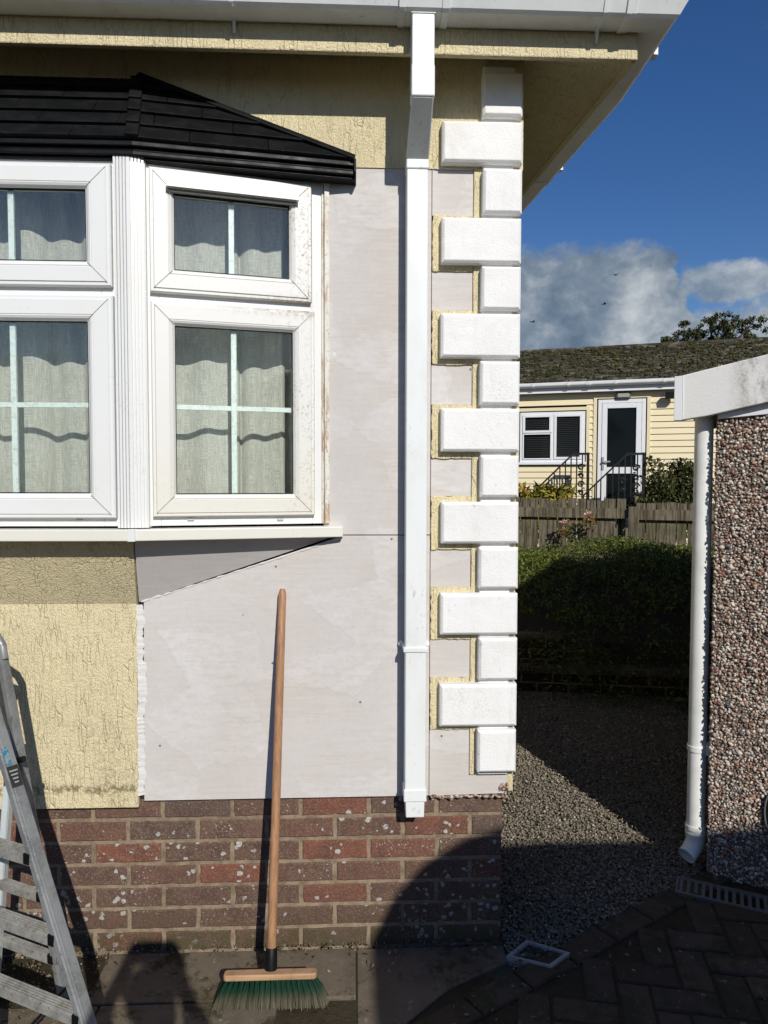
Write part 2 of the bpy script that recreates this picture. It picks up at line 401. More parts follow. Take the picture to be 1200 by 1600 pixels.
def f_pipe(t):
    o = t.coord(); n1 = t.noise(t.map(o, (1, 1, .35)), 12, 5, .6); sp = t.noise(t.map(o, (1, 1, .55), rot=(0, R(30), 0)), 60, 5, .7)
    col = t.mix(t.rng(n1, .4, .75), (.78, .81, .80), (.71, .735, .71))
    gate = t.rng(t.noise(o, 5, 4, .6), .42, .62)
    col = t.mix(t.m('MULTIPLY', t.m('MULTIPLY', t.rng(sp, .57, .68), gate), .55), col, (.33, .36, .31))
    t.put(t.p.inputs['Base Color'], col); t.put(t.p.inputs['Normal'], t.bump(n1, .1, .002))
m_pipe = mat('aged_white_pipe', f_pipe, .35, .45)
m_mitre = mat('joint_shadow_line', lambda t: t.put(t.p.inputs['Base Color'], (.25, .24, .21)), .8, .1)
m_bar = mat('glazing_bar_white', lambda t: t.put(t.p.inputs['Base Color'], t.mix(t.rng(t.noise(t.coord(), 70, 4, .7), .5, .65), (.80, .85, .85), (.60, .66, .66))), .4, .4)

def f_glass(t):
    m_ = t.nt; out = t.n['Material Output']; t.n.remove(t.p)
    tr = t.n.new('ShaderNodeBsdfTransparent'); tr.inputs[0].default_value = (.955, .975, .965, 1)
    gl = t.n.new('ShaderNodeBsdfGlossy'); gl.inputs['Roughness'].default_value = 0.015; gl.inputs[0].default_value = (.95, 1, 1, 1)
    fr = t.n.new('ShaderNodeFresnel'); fr.inputs[0].default_value = 1.62
    df = t.n.new('ShaderNodeBsdfDiffuse'); df.inputs[0].default_value = (.42, .42, .36, 1)
    o = t.coord(); dust = t.m('MULTIPLY', t.rng(t.noise(t.map(o, (1, 1, .3)), 90, 6, .75), .48, .72), t.rng(t.noise(o, 4, 3), .4, .75))
    mx = t.n.new('ShaderNodeMixShader'); t.put(mx.inputs[0], fr.outputs[0]); t.l.new(tr.outputs[0], mx.inputs[1]); t.l.new(gl.outputs[0], mx.inputs[2])
    m2 = t.n.new('ShaderNodeMixShader'); t.put(m2.inputs[0], t.m('MULTIPLY', dust, .16)); t.l.new(mx.outputs[0], m2.inputs[1]); t.l.new(df.outputs[0], m2.inputs[2])
    t.l.new(m2.outputs[0], out.inputs[0])
m_glass = mat('window_glass', f_glass)
def f_curtain(t):
    o = t.coord(); a = t.noise(t.map(o, (1, 1, .05)), 420, 3, .6); b = t.noise(t.map(o, (.06, 1, 1)), 420, 3, .6)
    wv = t.m('MULTIPLY', t.m('ADD', a, b), .5)
    col = t.mix(t.rng(wv, .40, .60), (.44, .43, .39), (.64, .63, .58))
    t.put(t.p.inputs['Base Color'], col); t.put(t.p.inputs['Normal'], t.bump(wv, .4, .001))
m_curtain = mat('linen_curtain', f_curtain, .9, .1)
m_dark = mat('dark_interior', lambda t: t.put(t.p.inputs['Base Color'], (.035, .033, .03)), .9, .1)

def f_brick(t):
    o = t.coord(); r = t.island()
    base = t.ramp(r, [(0, (.125, .076, .056)), (.25, (.150, .084, .060)), (.45, (.112, .078, .062)), (.66, (.140, .080, .060)), (.74, (.135, .080, .060)), (.86, (.175, .076, .052)), (.95, (.215, .078, .050)), (1, (.16, .072, .050)), (1, (.17, .072, .050))])
    blot = t.noise(o, 14, 5, .6); gr = t.noise(o, 190, 4, .7)
    col = t.mix(t.rng(blot, .40, .68), base, t.mix(.5, base, (.07, .04, .033)))
    col = t.mix(t.m('MULTIPLY', t.rng(gr, .48, .66), .60), col, (.29, .215, .165))
    # lichen: pale crusty spots
    wv = t.mix(.02, o, t.noise(o, 60, 3, col=True), 'ADD')
    v1 = t.voro(wv, 34); v2 = t.voro(t.map(wv, loc=(5, 3, 1)), 88)
    patch = t.rng(t.m('ADD', t.noise(t.map(o, loc=(1.7, 0, .4)), 5.0, 4, .6), t.m('ADD', t.rng(t.sep(o)[0], -.1, .4, 0, .07), t.rng(t.sep(o)[2], .3, .05, 0, .05))), .44, .62)
    s1 = t.rng(t.m('ADD', v1, t.m('MULTIPLY', t.m('SUBTRACT', 1, patch), .42)), .36, .27)
    s2 = t.rng(t.m('ADD', v2, t.m('MULTIPLY', t.m('SUBTRACT', 1, t.rng(t.noise(o, 8, 3), .40, .62)), .45)), .26, .18)
    li = t.m('MAXIMUM', s1, t.m('MULTIPLY', s2, .8))
    li = t.m('MULTIPLY', li, t.rng(t.noise(o, 260, 3, .7), .30, .48))
    col = t.mix(t.m('MULTIPLY', li, .85), col, (.56, .55, .50))
    z = t.sep(o)[2]
    mossz = t.m('MULTIPLY', t.rng(z, .10, .0), t.rng(t.noise(o, 26, 5, .7), .40, .60))
    col = t.mix(t.m('MULTIPLY', mossz, .8), col, (.085, .080, .028))
    dmp = t.m('MULTIPLY', t.rng(t.m('ADD', z, t.m('MULTIPLY', t.noise(o, 7, 4, .6), .3)), .42, .12), .40); col = t.mix(dmp, col, (.075, .055, .032))
    t.put(t.p.inputs['Base Color'], col)
    t.put(t.p.inputs['Normal'], t.bump(t.m('ADD', t.noise(o, 120, 5, .7), t.m('MULTIPLY', li, .4)), .9, .005))
m_brick = mat('weathered_brick', f_brick, .85, .2)
def f_mortar(t):
    o = t.coord(); col = t.mix(t.rng(t.noise(o, 30, 5, .7), .35, .7), (.31, .24, .165), (.17, .13, .09))
    t.put(t.p.inputs['Base Color'], col); t.put(t.p.inputs['Normal'], t.bump(t.noise(o, 200, 4, .7), .8, .003))
m_mortar = mat('sandy_mortar', f_mortar, .95, .1)

def f_black_tile(t):
    o = t.coord(); c = t.mix(t.rng(t.noise(o, 18, 5, .6), .4, .7), (.0045, .005, .0055), (.011, .0115, .012))
    t.put(t.p.inputs['Base Color'], c); t.put(t.p.inputs['Normal'], t.bump(t.noise(o, 140, 4, .65), .5, .003))
m_tile = mat('black_roof_tile', f_black_tile, .55, .18)
m_blackpl = mat('black_plastic', lambda t: (t.put(t.p.inputs['Base Color'], (.006, .006, .0065)), t.put(t.p.inputs['Roughness'], t.rng(t.noise(t.coord(), 20, 3), .3, .7, .35, .55))), .4, .2)

def f_alu(t):
    o = t.coord(); sc = t.noise(t.map(o, (1, 1, .2)), 60, 5, .7); b = t.noise(o, 14, 5, .65)
    col = t.mix(t.rng(b, .38, .66), (.30, .31, .31), (.20, .205, .20))
    col = t.mix(t.m('MULTIPLY', t.rng(t.noise(o, 150, 5, .75), .60, .68), t.rng(b, .4, .6)), col, (.62, .62, .58))
    col = t.mix(t.m('MULTIPLY', t.rng(t.noise(t.map(o, loc=(3, 3, 3)), 75, 5, .7), .60, .68), .7), col, (.07, .06, .05))
    t.put(t.p.inputs['Base Color'], col); t.p.inputs['Metallic'].default_value = .35
    t.put(t.p.inputs['Roughness'], t.rng(sc, .3, .7, .35, .6)); t.put(t.p.inputs['Normal'], t.bump(sc, .2, .001))
m_alu = mat('worn_aluminium', f_alu, .45, .5)
def f_tread(t):
    o = t.coord(); st = t.noise(t.map(o, (1, 1, 1)), 30, 5, .7); gr = t.noise(o, 120, 5, .7)
    col = t.mix(t.rng(st, .35, .7), (.36, .355, .325), (.22, .21, .185)); col = t.mix(t.rng(gr, .58, .68), col, (.10, .085, .06))
    t.put(t.p.inputs['Base Color'], col); t.p.inputs['Metallic'].default_value = .2
m_tread = mat('dirty_ribbed_tread', f_tread, .55, .4)

def f_wood(t, c1=(.40, .22, .115), c2=(.30, .155, .080), sc=(30, 30, 1.2)):
    o = t.coord(); g = t.noise(t.map(o, sc), 3.5, 5, .6, .5); st = t.noise(t.map(o, (8, 8, 1.5)), 3, 4, .6)
    col = t.mix(t.rng(g, .38, .64), c1, c2); col = t.mix(t.m('MULTIPLY', t.rng(st, .5, .75), .5), col, tuple(x*.55 for x in c2))
    t.put(t.p.inputs['Base Color'], col); t.put(t.p.inputs['Normal'], t.bump(g, .25, .001))
m_handle = mat('worn_broom_wood', f_wood, .5, .35)
m_head = mat('pale_beech', lambda t: f_wood(t, (.50, .31, .18), (.40, .24, .13), (2, 30, 30)), .6, .3)
def f_bristle(t):
    o = t.coord(); z = t.sep(o)[2]; r = t.island()
    gcol = t.mix(r, (.003, .024, .013), (.006, .042, .022))
    t.put(t.p.inputs['Base Color'], t.mix(t.m('MULTIPLY', t.rng(t.m('ADD', z, t.m('MULTIPLY', r, .016)), .068, .026), .88), gcol, t.mix(r, (.075, .065, .042), (.15, .13, .09))))
m_bristle = mat('green_bristles_dusty_tips', f_bristle, .6, .3)

def f_pebble(t):
    r = t.island(); o = t.coord()
    c = t.ramp(r, [(0, (.46, .38, .31)), (.16, (.62, .55, .46)), (.30, (.27, .14, .10)), (.40, (.40, .27, .20)), (.52, (.22, .18, .155)), (.60, (.50, .43, .36)), (.73, (.30, .155, .11)), (.81, (.68, .62, .54)), (.92, (.13, .12, .115)), (.97, (.50, .32, .22))], 'CONSTANT')
    t.put(t.p.inputs['Base Color'], t.mix(t.m('MULTIPLY', t.noise(o, 120, 4, .7), .5), c, t.mix(.5, c, (.10, .08, .07))))
m_pebble = mat('pebbledash_stones', f_pebble, .5, .4)
m_cement = mat('cement_render', lambda t: t.put(t.p.inputs['Base Color'], t.mix(t.noise(t.coord(), 30, 4), (.20, .17, .14), (.13, .11, .095))), .9, .1)
def f_gravel(t):
    r = t.island(); c = t.ramp(r, [(0, (.19, .16, .12)), (.3, (.30, .255, .19)), (.55, (.21, .185, .15)), (.75, (.38, .33, .25)), (.90, (.12, .10, .075)), (.97, (.58, .52, .43))])
    t.put(t.p.inputs['Base Color'], t.mix(t.m('MULTIPLY', t.noise(t.coord(), 200, 3), .4), c, (.08, .075, .06)))
m_gravel = mat('grey_gravel', f_gravel, .8, .2)
def f_soil(t):
    o = t.coord(); n_ = t.noise(o, 12, 6, .7); c = t.ramp(n_, [(.3, (.035, .028, .018)), (.5, (.065, .050, .032)), (.62, (.045, .045, .02)), (.75, (.10, .08, .055))])
    t.put(t.p.inputs['Base Color'], c); t.put(t.p.inputs['Normal'], t.bump(t.noise(o, 60, 6, .75), 1, .01))
m_soil = mat('damp_soil', f_soil, .9, .15)
def f_slab(t):
    o = t.coord(); n_ = t.noise(o, 6, 6, .65); f = t.noise(o, 160, 5, .7)
    c = t.ramp(n_, [(.30, (.105, .085, .062)), (.5, (.15, .122, .09)), (.7, (.11, .088, .062))])
    c = t.mix(t.m('MULTIPLY', t.rng(f, .5, .7), .4), c, (.22, .19, .15)); c = t.mix(t.m('MULTIPLY', t.rng(t.noise(o, 8, 7, .78), .50, .62), .85), c, (.045, .040, .020)); c = t.mix(t.m('MULTIPLY', t.rng(t.noise(t.map(o, loc=(9, 2, 0)), 30, 6, .78), .60, .68), .7), c, (.27, .25, .19))
    sp = t.voro(t.mix(.03, o, t.noise(o, 40, 3, col=True), 'ADD'), 16); c = t.mix(t.m('MULTIPLY', t.rng(sp, .16, .10), t.rng(t.noise(o, 5, 3), .5, .62)), c, (.23, .22, .16))
    t.put(t.p.inputs['Base Color'], c); t.put(t.p.inputs['Normal'], t.bump(t.m('ADD', f, n_), .5, .003))
m_slab = mat('mossy_concrete_slab', f_slab, .9, .15)
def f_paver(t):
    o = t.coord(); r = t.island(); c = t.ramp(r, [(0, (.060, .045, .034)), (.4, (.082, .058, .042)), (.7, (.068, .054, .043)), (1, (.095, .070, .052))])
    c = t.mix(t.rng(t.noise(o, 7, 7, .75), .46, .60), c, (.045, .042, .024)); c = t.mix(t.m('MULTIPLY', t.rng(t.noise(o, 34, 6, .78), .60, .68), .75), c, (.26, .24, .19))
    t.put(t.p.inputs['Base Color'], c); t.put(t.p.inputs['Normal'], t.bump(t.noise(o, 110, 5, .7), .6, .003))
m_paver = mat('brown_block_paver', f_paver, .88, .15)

def f_siding(t):
    o = t.coord(); n_ = t.noise(t.map(o, (.3, 1, 3)), 4, 4, .6)
    t.put(t.p.inputs['Base Color'], t.mix(n_, (.80, .70, .46), (.74, .64, .42)))
m_siding = mat('cream_shiplap', f_siding, .55, .3)
def f_moss_roof(t):
    o = t.coord(); r = t.island(); n_ = t.noise(t.map(o, (.6, 1, 1.6)), 2.6, 6, .75); f = t.noise(t.map(o, (.45, 1, 1.3)), 9, 6, .75)
    c = t.mix(r, (.040, .034, .026), (.085, .075, .058))
    c = t.mix(t.m('MULTIPLY', t.rng(n_, .42, .62), .8), c, (.034, .034, .010)); c = t.mix(t.m('MULTIPLY', t.rng(f, .50, .60), .9), c, (.20, .185, .145))
    c = t.mix(t.m('MULTIPLY', t.rng(t.noise(t.map(o, loc=(4, 4, 4)), 18, 4, .7), .55, .64), .7), c, (.018, .017, .012))
    t.put(t.p.inputs['Base Color'], c); t.put(t.p.inputs['Normal'], t.bump(f, 1, .05))
m_mossroof = mat('mossy_tiles', f_moss_roof, .95, .1)
def f_fence(t):
    o = t.coord(); r = t.island(); g = t.noise(t.map(o, (16, 16, 1.2)), 2.5, 5, .6, .6)
    c = t.mix(r, (.14, .12, .083), (.21, .18, .13)); c = t.mix(t.rng(g, .40, .62), c, (.065, .055, .036)); c = t.mix(t.m('MULTIPLY', t.rng(t.noise(o, 2.6, 4, .6), .5, .65), .45), c, (.055, .060, .025))
    t.put(t.p.inputs['Base Color'], c); t.put(t.p.inputs['Normal'], t.bump(g, .6, .004))
m_fence = mat('weathered_fence_wood', f_fence, .9, .1)
def leafmat(name, stops, rough=.55):
    def fn(t):
        c = t.ramp(t.island(), stops); n_ = t.noise(t.coord(), 5, 4, .6); c = t.mix(t.m('MULTIPLY', t.rng(n_, .50, .68), .55), c, t.mix(.6, c, (.10, .075, .02))); t.put(t.p.inputs['Base Color'], c)
        t.p.inputs['Transmission Weight'].default_value = 0
    return mat(name, fn, rough, .25)
m_juniper = leafmat('juniper_leaves', [(0, (.035, .060, .010)), (.4, (.085, .120, .020)), (.75, (.14, .17, .030)), (1, (.22, .22, .05))])
m_shrub = leafmat('dark_shrub_leaves', [(0, (.014, .022, .007)), (.45, (.035, .048, .012)), (.8, (.060, .065, .018)), (1, (.15, .13, .04))])
m_yellowleaf = leafmat('yellow_green_leaves', [(0, (.10, .13, .018)), (.5, (.26, .24, .035)), (.85, (.40, .31, .05)), (1, (.30, .12, .03))])
m_treeleaf = leafmat('tree_leaves', [(0, (.018, .030, .010)), (.5, (.045, .060, .018)), (.85, (.085, .085, .028)), (1, (.16, .12, .05))])
m_roseleaf = leafmat('rose_leaves', [(0, (.05, .07, .02)), (.5, (.12, .11, .03)), (.8, (.30, .15, .05)), (1, (.35, .10, .06))])
m_petal = leafmat('faded_pink_petals', [(0, (.55, .28, .25)), (1, (.65, .45, .36))])
m_hedge = leafmat('hedge_leaves', [(0, (.02, .04, .01)), (1, (.05, .08, .02))])
m_litter = leafmat('fallen_leaves', [(0, (.06, .035, .018)), (.5, (.11, .075, .035)), (.8, (.17, .13, .07)), (1, (.30, .28, .23))])
m_bark_tree = mat('tree_bark', lambda t: t.put(t.p.inputs['Base Color'], t.mix(t.noise(t.coord(), 12, 4), (.05, .04, .03), (.10, .08, .06))), .9, .1)
m_iron = mat('black_iron', lambda t: t.put(t.p.inputs['Base Color'], t.mix(t.noise(t.coord(), 40, 3), (.008, .008, .009), (.018, .017, .016))), .45, .4)
m_white = mat('clean_white_plastic', lambda t: t.put(t.p.inputs['Base Color'], t.mix(t.noise(t.coord(), 6, 4), (.80, .81, .82), (.70, .71, .72))), .35, .4)
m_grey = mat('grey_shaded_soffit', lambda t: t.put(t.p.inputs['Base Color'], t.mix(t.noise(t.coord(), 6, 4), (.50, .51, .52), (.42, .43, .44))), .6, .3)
def f_concrete_white(t):
    o = t.coord(); n_ = t.noise(t.map(o, (1.2, 1, .5)), 9, 6, .7); f = t.noise(o, 130, 5, .75)
    gate = t.rng(t.sep(o)[0], .02, .12)
    c = t.mix(t.m('MULTIPLY', t.rng(n_, .36, .58), gate), (.72, .72, .70), (.47, .46, .43)); c = t.mix(t.m('MULTIPLY', t.m('MULTIPLY', t.rng(f, .48, .60), t.rng(n_, .38, .54)), t.m('MULTIPLY', gate, .75)), c, (.20, .185, .15))
    t.put(t.p.inputs['Base Color'], c); t.put(t.p.inputs['Normal'], t.bump(f, .5, .003))
m_barge = mat('stained_white_concrete', f_concrete_white, .75, .25)
m_darkglass = mat('dark_pane', lambda t: t.put(t.p.inputs['Base Color'], (.006, .009, .010)), .06, .22)
m_grate = mat('grey_grate', lambda t: t.put(t.p.inputs['Base Color'], t.mix(t.noise(t.coord(), 60, 4), (.16, .165, .165), (.10, .10, .095))), .6, .3)
m_galv = mat('galvanised_frame', lambda t: t.put(t.p.inputs['Base Color'], t.mix(t.noise(t.coord(), 60, 4), (.38, .38, .36), (.26, .26, .25))), .55, .4)

# ------------------------------------------------------------------ THE HOUSE WITH THE BOARDED WALL
home = thing('park_home', 'cream park home with white quoins, black bay roof and bare plywood wall boards', 'house')
XL = W.X(-420)                      # left end of what is built
XC = W.X(811)                       # wall corner (right)
XBR = W.X(784, .015, 1300)          # right end of the brick plinth
ZB = W.Z(500, 1246)                 # bottom of boards
ZT = W.Z(500, 262)                  # top of boards
DEPTH = 4.6
# fascia / soffit geometry
YF = -.17
ZF = W.Z(800, 88, YF)               # fascia bottom
XF = W.X(996, YF, 90)               # fascia right end
ZS = ZF + .085                      # soffit height at the wall

# brick plinth
def rough_brick(mb, rr, x0, x1, y0, y1, z0, z1, ch):
    n = max(2, int((x1-x0)/.024)); P_ = []
    tl = rr.uniform(-.0015, .0015)
    for i in range(n+1): P_.append((x0+(x1-x0)*i/n, z0+tl*(i/n-.5)))
    for k in (1, 2): P_.append((x1, z0+(z1-z0)*k/3))
    for i in range(n, -1, -1): P_.append((x0+(x1-x0)*i/n, z1+tl*(i/n-.5)))
    for k in (2, 1): P_.append((x0, z0+(z1-z0)*k/3))
    m_ = len(P_); cx_, cz_ = (x0+x1)/2, (z0+z1)/2
    out = []
    for (a_, b_) in P_:
        j = 1-abs(rr.gauss(0, .0011))/.03 if rr.random() < .93 else .93
        out.append((cx_+(a_-cx_)*(1+(j-1)*.4)+rr.uniform(-.0007, .0007), cz_+(b_-cz_)*j+rr.uniform(-.0006, .0006)))
    ins = [(a_+(cx_-a_)*.0, b_) for a_, b_ in out]
    ins = [(a_-math.copysign(min(ch*1.4, abs(a_-cx_)*.5), a_-cx_) if abs(a_-cx_) > (x1-x0)*.46 else a_, b_-math.copysign(ch*1.2, b_-cz_) if abs(b_-cz_) > (z1-z0)*.40 else b_) for a_, b_ in out]
    vs = [(a_, y0+rr.uniform(0, .0006), b_) for a_, b_ in ins] + [(a_, y0+ch, b_) for a_, b_ in out] + [(a_, y1, b_) for a_, b_ in out]
    mb.add(vs, [tuple(range(m_))] + [((i+1) % m_+k, i+k, m_+i+k, m_+(i+1) % m_+k) for k in (0, m_) for i in range(m_)])
def brickwork(x0, x1, z0, n, y, length=.215, h=.0635, j=.0115, seed=3, depth=.06, ch=.0025):
    rr = random.Random(seed); mb = MB()
    for c in range(n):
        z = z0 + c*(h+j); off = 0 if c % 2 else (length+j)/2
        x = x1 + off - (length+j)*0
        xs = []
        x = x1
        first = True
        while x > x0:
            L = length if not (first and c % 2 == 0) else (length-j)/2
            first = False
            a = max(x-L, x0)
            if x-a > .02:
                dy = rr.uniform(-.0012, .0015)
                rough_brick(mb, rr, a, x, y+dy, y+depth, z, z+h, ch)
            x -= L + j
    return mb
nc = 7; zb0 = ZB - nc*.075 + .010
bw = brickwork(XL, XBR, zb0-.075, nc+1, .012, depth=.05, seed=5)
# return of the plinth round the corner
for c in range(nc+1):
    z = zb0 - .075 + c*.075; y = .012+.05+.010 + (.1125 if c % 2 else 0)
    while y < 3.6:
        bw.box(XBR-.05, XBR, y, y+.215, z, z+.065); y += .225
bw.build('brick_plinth', m_brick, home)
mo = MB(); mo.box(XL, XBR-.004, .0165, .12, -.15, ZB+.02); mo.box(XBR-.10, XBR-.004, .12, 3.6, -.15, ZB+.02)
mo.build('mortar_bed', m_mortar, home)
# timber batten edge seen over the plinth and the structural wall above it
XB0 = W.X(205, -.14, 500)           # bay corner
XB1 = W.X(508, 0, 500)              # where the bay meets the wall
sw = MB()
sw.box(XL, XC-.03, .006, .12, ZB+.004, W.Z(300, 900))                # below bay
sw.box(XB1-.01, XC-.03, .006, .12, W.Z(300, 900), ZT)                # right of bay
sw.box(XL, XC-.03, .006, .12, ZT-.02, ZS+.25)
sw.box(XC-.15, XC-.03, .12, DEPTH, ZB+.004, ZS+.25)                   # side wall
sw.box(XL, XC-.03, 1.6, 1.7, ZB, ZS+.25)
sw.box(XL, XC-.05, .12, 1.6, ZS+.15, ZS+.2)
sw.box(XL, XC-.05, .12, 1.6, ZB, ZB+.05)
sw.box(XL-.05, XL, .006, DEPTH, ZB, ZS+.25)
sw.build('wall_core', m_dark, home)
# side wall skin
sk = MB(); sk.box(XC-.03, XC-.004, .03, DEPTH, ZB, ZS+.2); sk.build('side_wall', m_bark, home)
# upper textured wall, front
uw = MB()
uw.prism([(XL, ZT), (W.X(665), ZT), (W.X(742), ZT), (XC, ZT), (XC, ZS+.2), (XL, ZS+.2)], -.008, .005)
uw.build('upper_wall', m_bark, home)
# lower textured panel (left)
x218t = W.X(215, 0, 945); x218b = W.X(218, 0, 1255); zl = W.Z(110, 1261); zstep = W.Z(110, 942)
lp = MB(); lp.prism([(XL, zl), (x218b, zl), (x218t, zstep+.01), (XL, zstep+.01)], -.012, .005)
lp.build('lower_render_panel', m_bark_low, home, bevel=.002)

# plywood boards, with the stepped edge that follows the quoins
QT = [110, 188, 262, 339, 415, 489, 563, 638, 712, 784, 856, 928, 998, 1070, 1141]
QB = [180, 253, 332, 410, 483, 558, 632, 706, 777, 850, 921, 992, 1064, 1136, 1208]
qz = [(W.Z(760, a, -.045), W.Z(760, b, -.045)) for a, b in zip(QT, QB)]
XLg = W.X(688, -.03); XSm = W.X(749, -.03); XQR = W.X(812, -.045, 700)
bxL = XLg - .028; bxS = XSm - .023                 # where the yellow margin ends
zj = W.Z(580, 836)
xl = W.X(225, 0, 1100)
pb = MB()
def ystrip(x0, x1, z0, z1): pb.box(x0, x1, -.004, .005, z0, z1)
# lower board: polygon under the bay apron
low = [(W.X(226, 0, 1247), ZB), (bxL-.002, ZB+.002), (bxL-.002, zj-.0015), (W.X(536), zj-.0015), (W.X(225, 0, 940), W.Z(225, 940))]
pb.prism(low, -.004, .005)
pb.build('lower_plywood_board', m_ply, home, bevel=.0008, seg=1)
pb = MB(); pb.box(W.X(506), W.X(640), -.004, .005, zj+.0015, ZT); pb.box(W.X(641), bxL-.002, -.004, .005, zj+.0015, ZT)
pb.build('upper_plywood_board', m_ply, home, bevel=.0008, seg=1)
# boards in the notches between the long quoins
mids = []
for k in range(2, 15, 2):
    zt, zb = qz[k]
    zt2 = ZT if k == 2 else (zt + .006)
    zb2 = zb - .006
    if k == 14: zb2 = ZB
    zt2, zb2 = (zt2-.016 if k != 2 else zt2), (zb2+.008 if k != 14 else zb2)
    mids.append((zt2, zb2))
    pb = MB(); x1 = bxS
    if k == 14:
        pb.prism([(bxL, zb2+.001), (W.X(796), zb2+.006), (W.X(797), qz[14][1]-.022), (x1, qz[14][1]-.022), (x1, zt2), (bxL, zt2)], -.004, .005)
    else: pb.box(bxL, x1, -.004, .005, zb2, zt2)
    pb.build('plywood_infill', m_ply, home, bevel=.0008, seg=1)
# yellow textured margin behind the quoins: stepped outline
poly = []
zlast = qz[14][1]-.020
my = MB()
for k in range(2, 15):
    pass
edge_pts = [(bxS+.001, ZT)]
for i, (zt2, zb2) in enumerate(mids):
    edge_pts.append((bxS+.001, zb2+.0005 if i < 6 else zlast))
    if i < 6:
        edge_pts.append((bxL+.001, zb2+.0005)); edge_pts.append((bxL+.001, mids[i+1][0]+.0005)); edge_pts.append((bxS+.001, mids[i+1][0]+.0005))
def rough(pts, amp=.0022, step=.012):
    out = []
    for (x0, z0), (x1, z1) in zip(pts[:-1], pts[1:]):
        n = max(1, int(math.hypot(x1-x0, z1-z0)/step))
        for k in range(n):
            f = k/n; out.append((x0+(x1-x0)*f+random.uniform(-amp, amp), z0+(z1-z0)*f+random.uniform(-amp, amp)))
    return out + [pts[-1]]
# split in convex-ish rectangles joined as one mesh (long strips, then tongues)
my.box(bxS+.001, XC-.012, -.011, .005, zlast, ZT-.0005)
for i in range(6):
    zt_, zb_ = mids[i][1]+.0005, mids[i+1][0]+.0005
    # tongue with a ragged left edge
    my.prism(rough([(bxS+.0005, zt_), (bxL+.001, zt_), (bxL+.001, zb_), (bxS+.0005, zb_)])[:-1] + [(bxS+.0005, zb_)], -.011, .005)
my.build('render_margin', m_bark, home, bevel=.003, seg=2)
# quoin blocks, each one a part
bk = MB(); bk.box(XSm+.004, XQR-.022, -.022, .12, zlast+.004, ZS-.03, .004)
bk.build('quoin_backing', m_quoin, home, bevel=.002)
for k, (zt, zb) in enumerate(qz):
    x0 = XSm if k % 2 == 0 else XLg
    mb = MB(); e = random.uniform(-.0025, .0025); zt += random.uniform(-.0012, .0012); zb += random.uniform(-.0012, .0012)
    mb.box(x0+e, XQR+random.uniform(-.001, .001), -.045, .10 if k % 2 else .20, zb, zt, .0082)
    mb.build('quoin', m_quoin, home, bevel=.0018)
# filler beads: ragged white caulk along the left edge of the lower board and along the apron
fb = MB()
def bead(p, q_, r=.004, n=40, y=-.006):
    pts = [((p[0]+(q_[0]-p[0])*i/n)+random.uniform(-.0018, .0018), y+random.uniform(-.001, .001), p[1]+(q_[1]-p[1])*i/n) for i in range(n+1)]
    fb.tube(pts, [r*random.uniform(.35, 1.25) for _ in pts], 6)
n_ = 90; lft = []; rgt = []; ox = 0
for i in range(n_+1):
    f_ = i/n_; px_ = 219+3*f_; x, z = W.pix(px_, 945+297*f_, -.006); ox = ox*.86+random.uniform(-.0028, .0028)
    lft.append((x-.010+ox*.5+random.uniform(-.0006, .0006), z)); rgt.append((x+.010+1.6*ox+random.uniform(-.0007, .0007)+(.006 if .30 < f_ < .36 else 0), z))
for i in range(n_):
    y0_, y1_ = -.0128-.002*math.sin(i*.37)-.001*math.sin(i*1.3), .0
    fb.hexa([(lft[i+1][0], y0_, lft[i+1][1]), (rgt[i+1][0], -.0048, rgt[i+1][1]), (rgt[i][0], -.0048, rgt[i][1]), (lft[i][0], y0_, lft[i][1])], [(lft[i+1][0], y1_, lft[i+1][1]), (rgt[i+1][0], y1_, rgt[i+1][1]), (rgt[i][0], y1_, rgt[i][1]), (lft[i][0], y1_, lft[i][1])])
bead((W.X(222, 0, 940), W.Z(222, 940)), (W.X(535, 0, 840), W.Z(535, 840)), .0035, 60, -.004)
bead((W.X(509, 0, 285), W.Z(509, 285)), (W.X(513, 0, 812), W.Z(513, 812)), .005, 90, -.004)
bead((W.X(670), ZT+.001), (bxS-.002, ZT+.001), .0022, 20, -.008)
fb.build('filler_bead', m_filler, home, smooth=True)
# rotten timber edge at the bottom right of the boards
rt_ = MB(); pts = [(W.X(675+i*(792-675)/24, 0, 1240), random.uniform(-.012, .004), ZB-.002+random.uniform(-.004, .004)) for i in range(25)]
rt_.tube(pts, [random.uniform(.003, .008) for _ in pts], 6)
for i in range(9):
    a, z = W.X(random.uniform(778, 795), 0, 1240), ZB+random.uniform(-.004, .040); w_ = random.uniform(.004, .010)
    rt_.tube([(a-w_*.3, -.006, z-w_*1.2), (a, -.011, z), (a+w_*.4, -.005, z+w_*1.3)], [w_*.4, w_*.8, w_*.3], 6)
m_rot = mat('rotten_timber', lambda t: t.put(t.p.inputs['Base Color'], t.ramp(t.noise(t.coord(), 70, 5, .7), [(.35, (.12, .06, .035)), (.48, (.22, .12, .07)), (.56, (.58, .55, .50)), (.70, (.35, .27, .20))])), .9, .1)
rt_.build('rotten_batten', m_rot, home)
# nail heads and screw holes
nh = MB()
for px, py in ((250, 1165), (431, 885), (426, 1036), (735, 577), (563, 1097), (612, 842), (690, 1150), (745, 1006), (512, 306)):
    nh = MB(); x, z = W.pix(px, py, -.0045); nh.tube([(x, -.0055, z), (x, -.002, z)], .0035, 8)
    nh.build('screw_head', mat('dull_screw', lambda t: t.put(t.p.inputs['Base Color'], (.16, .13, .12)), .6, .4), home)

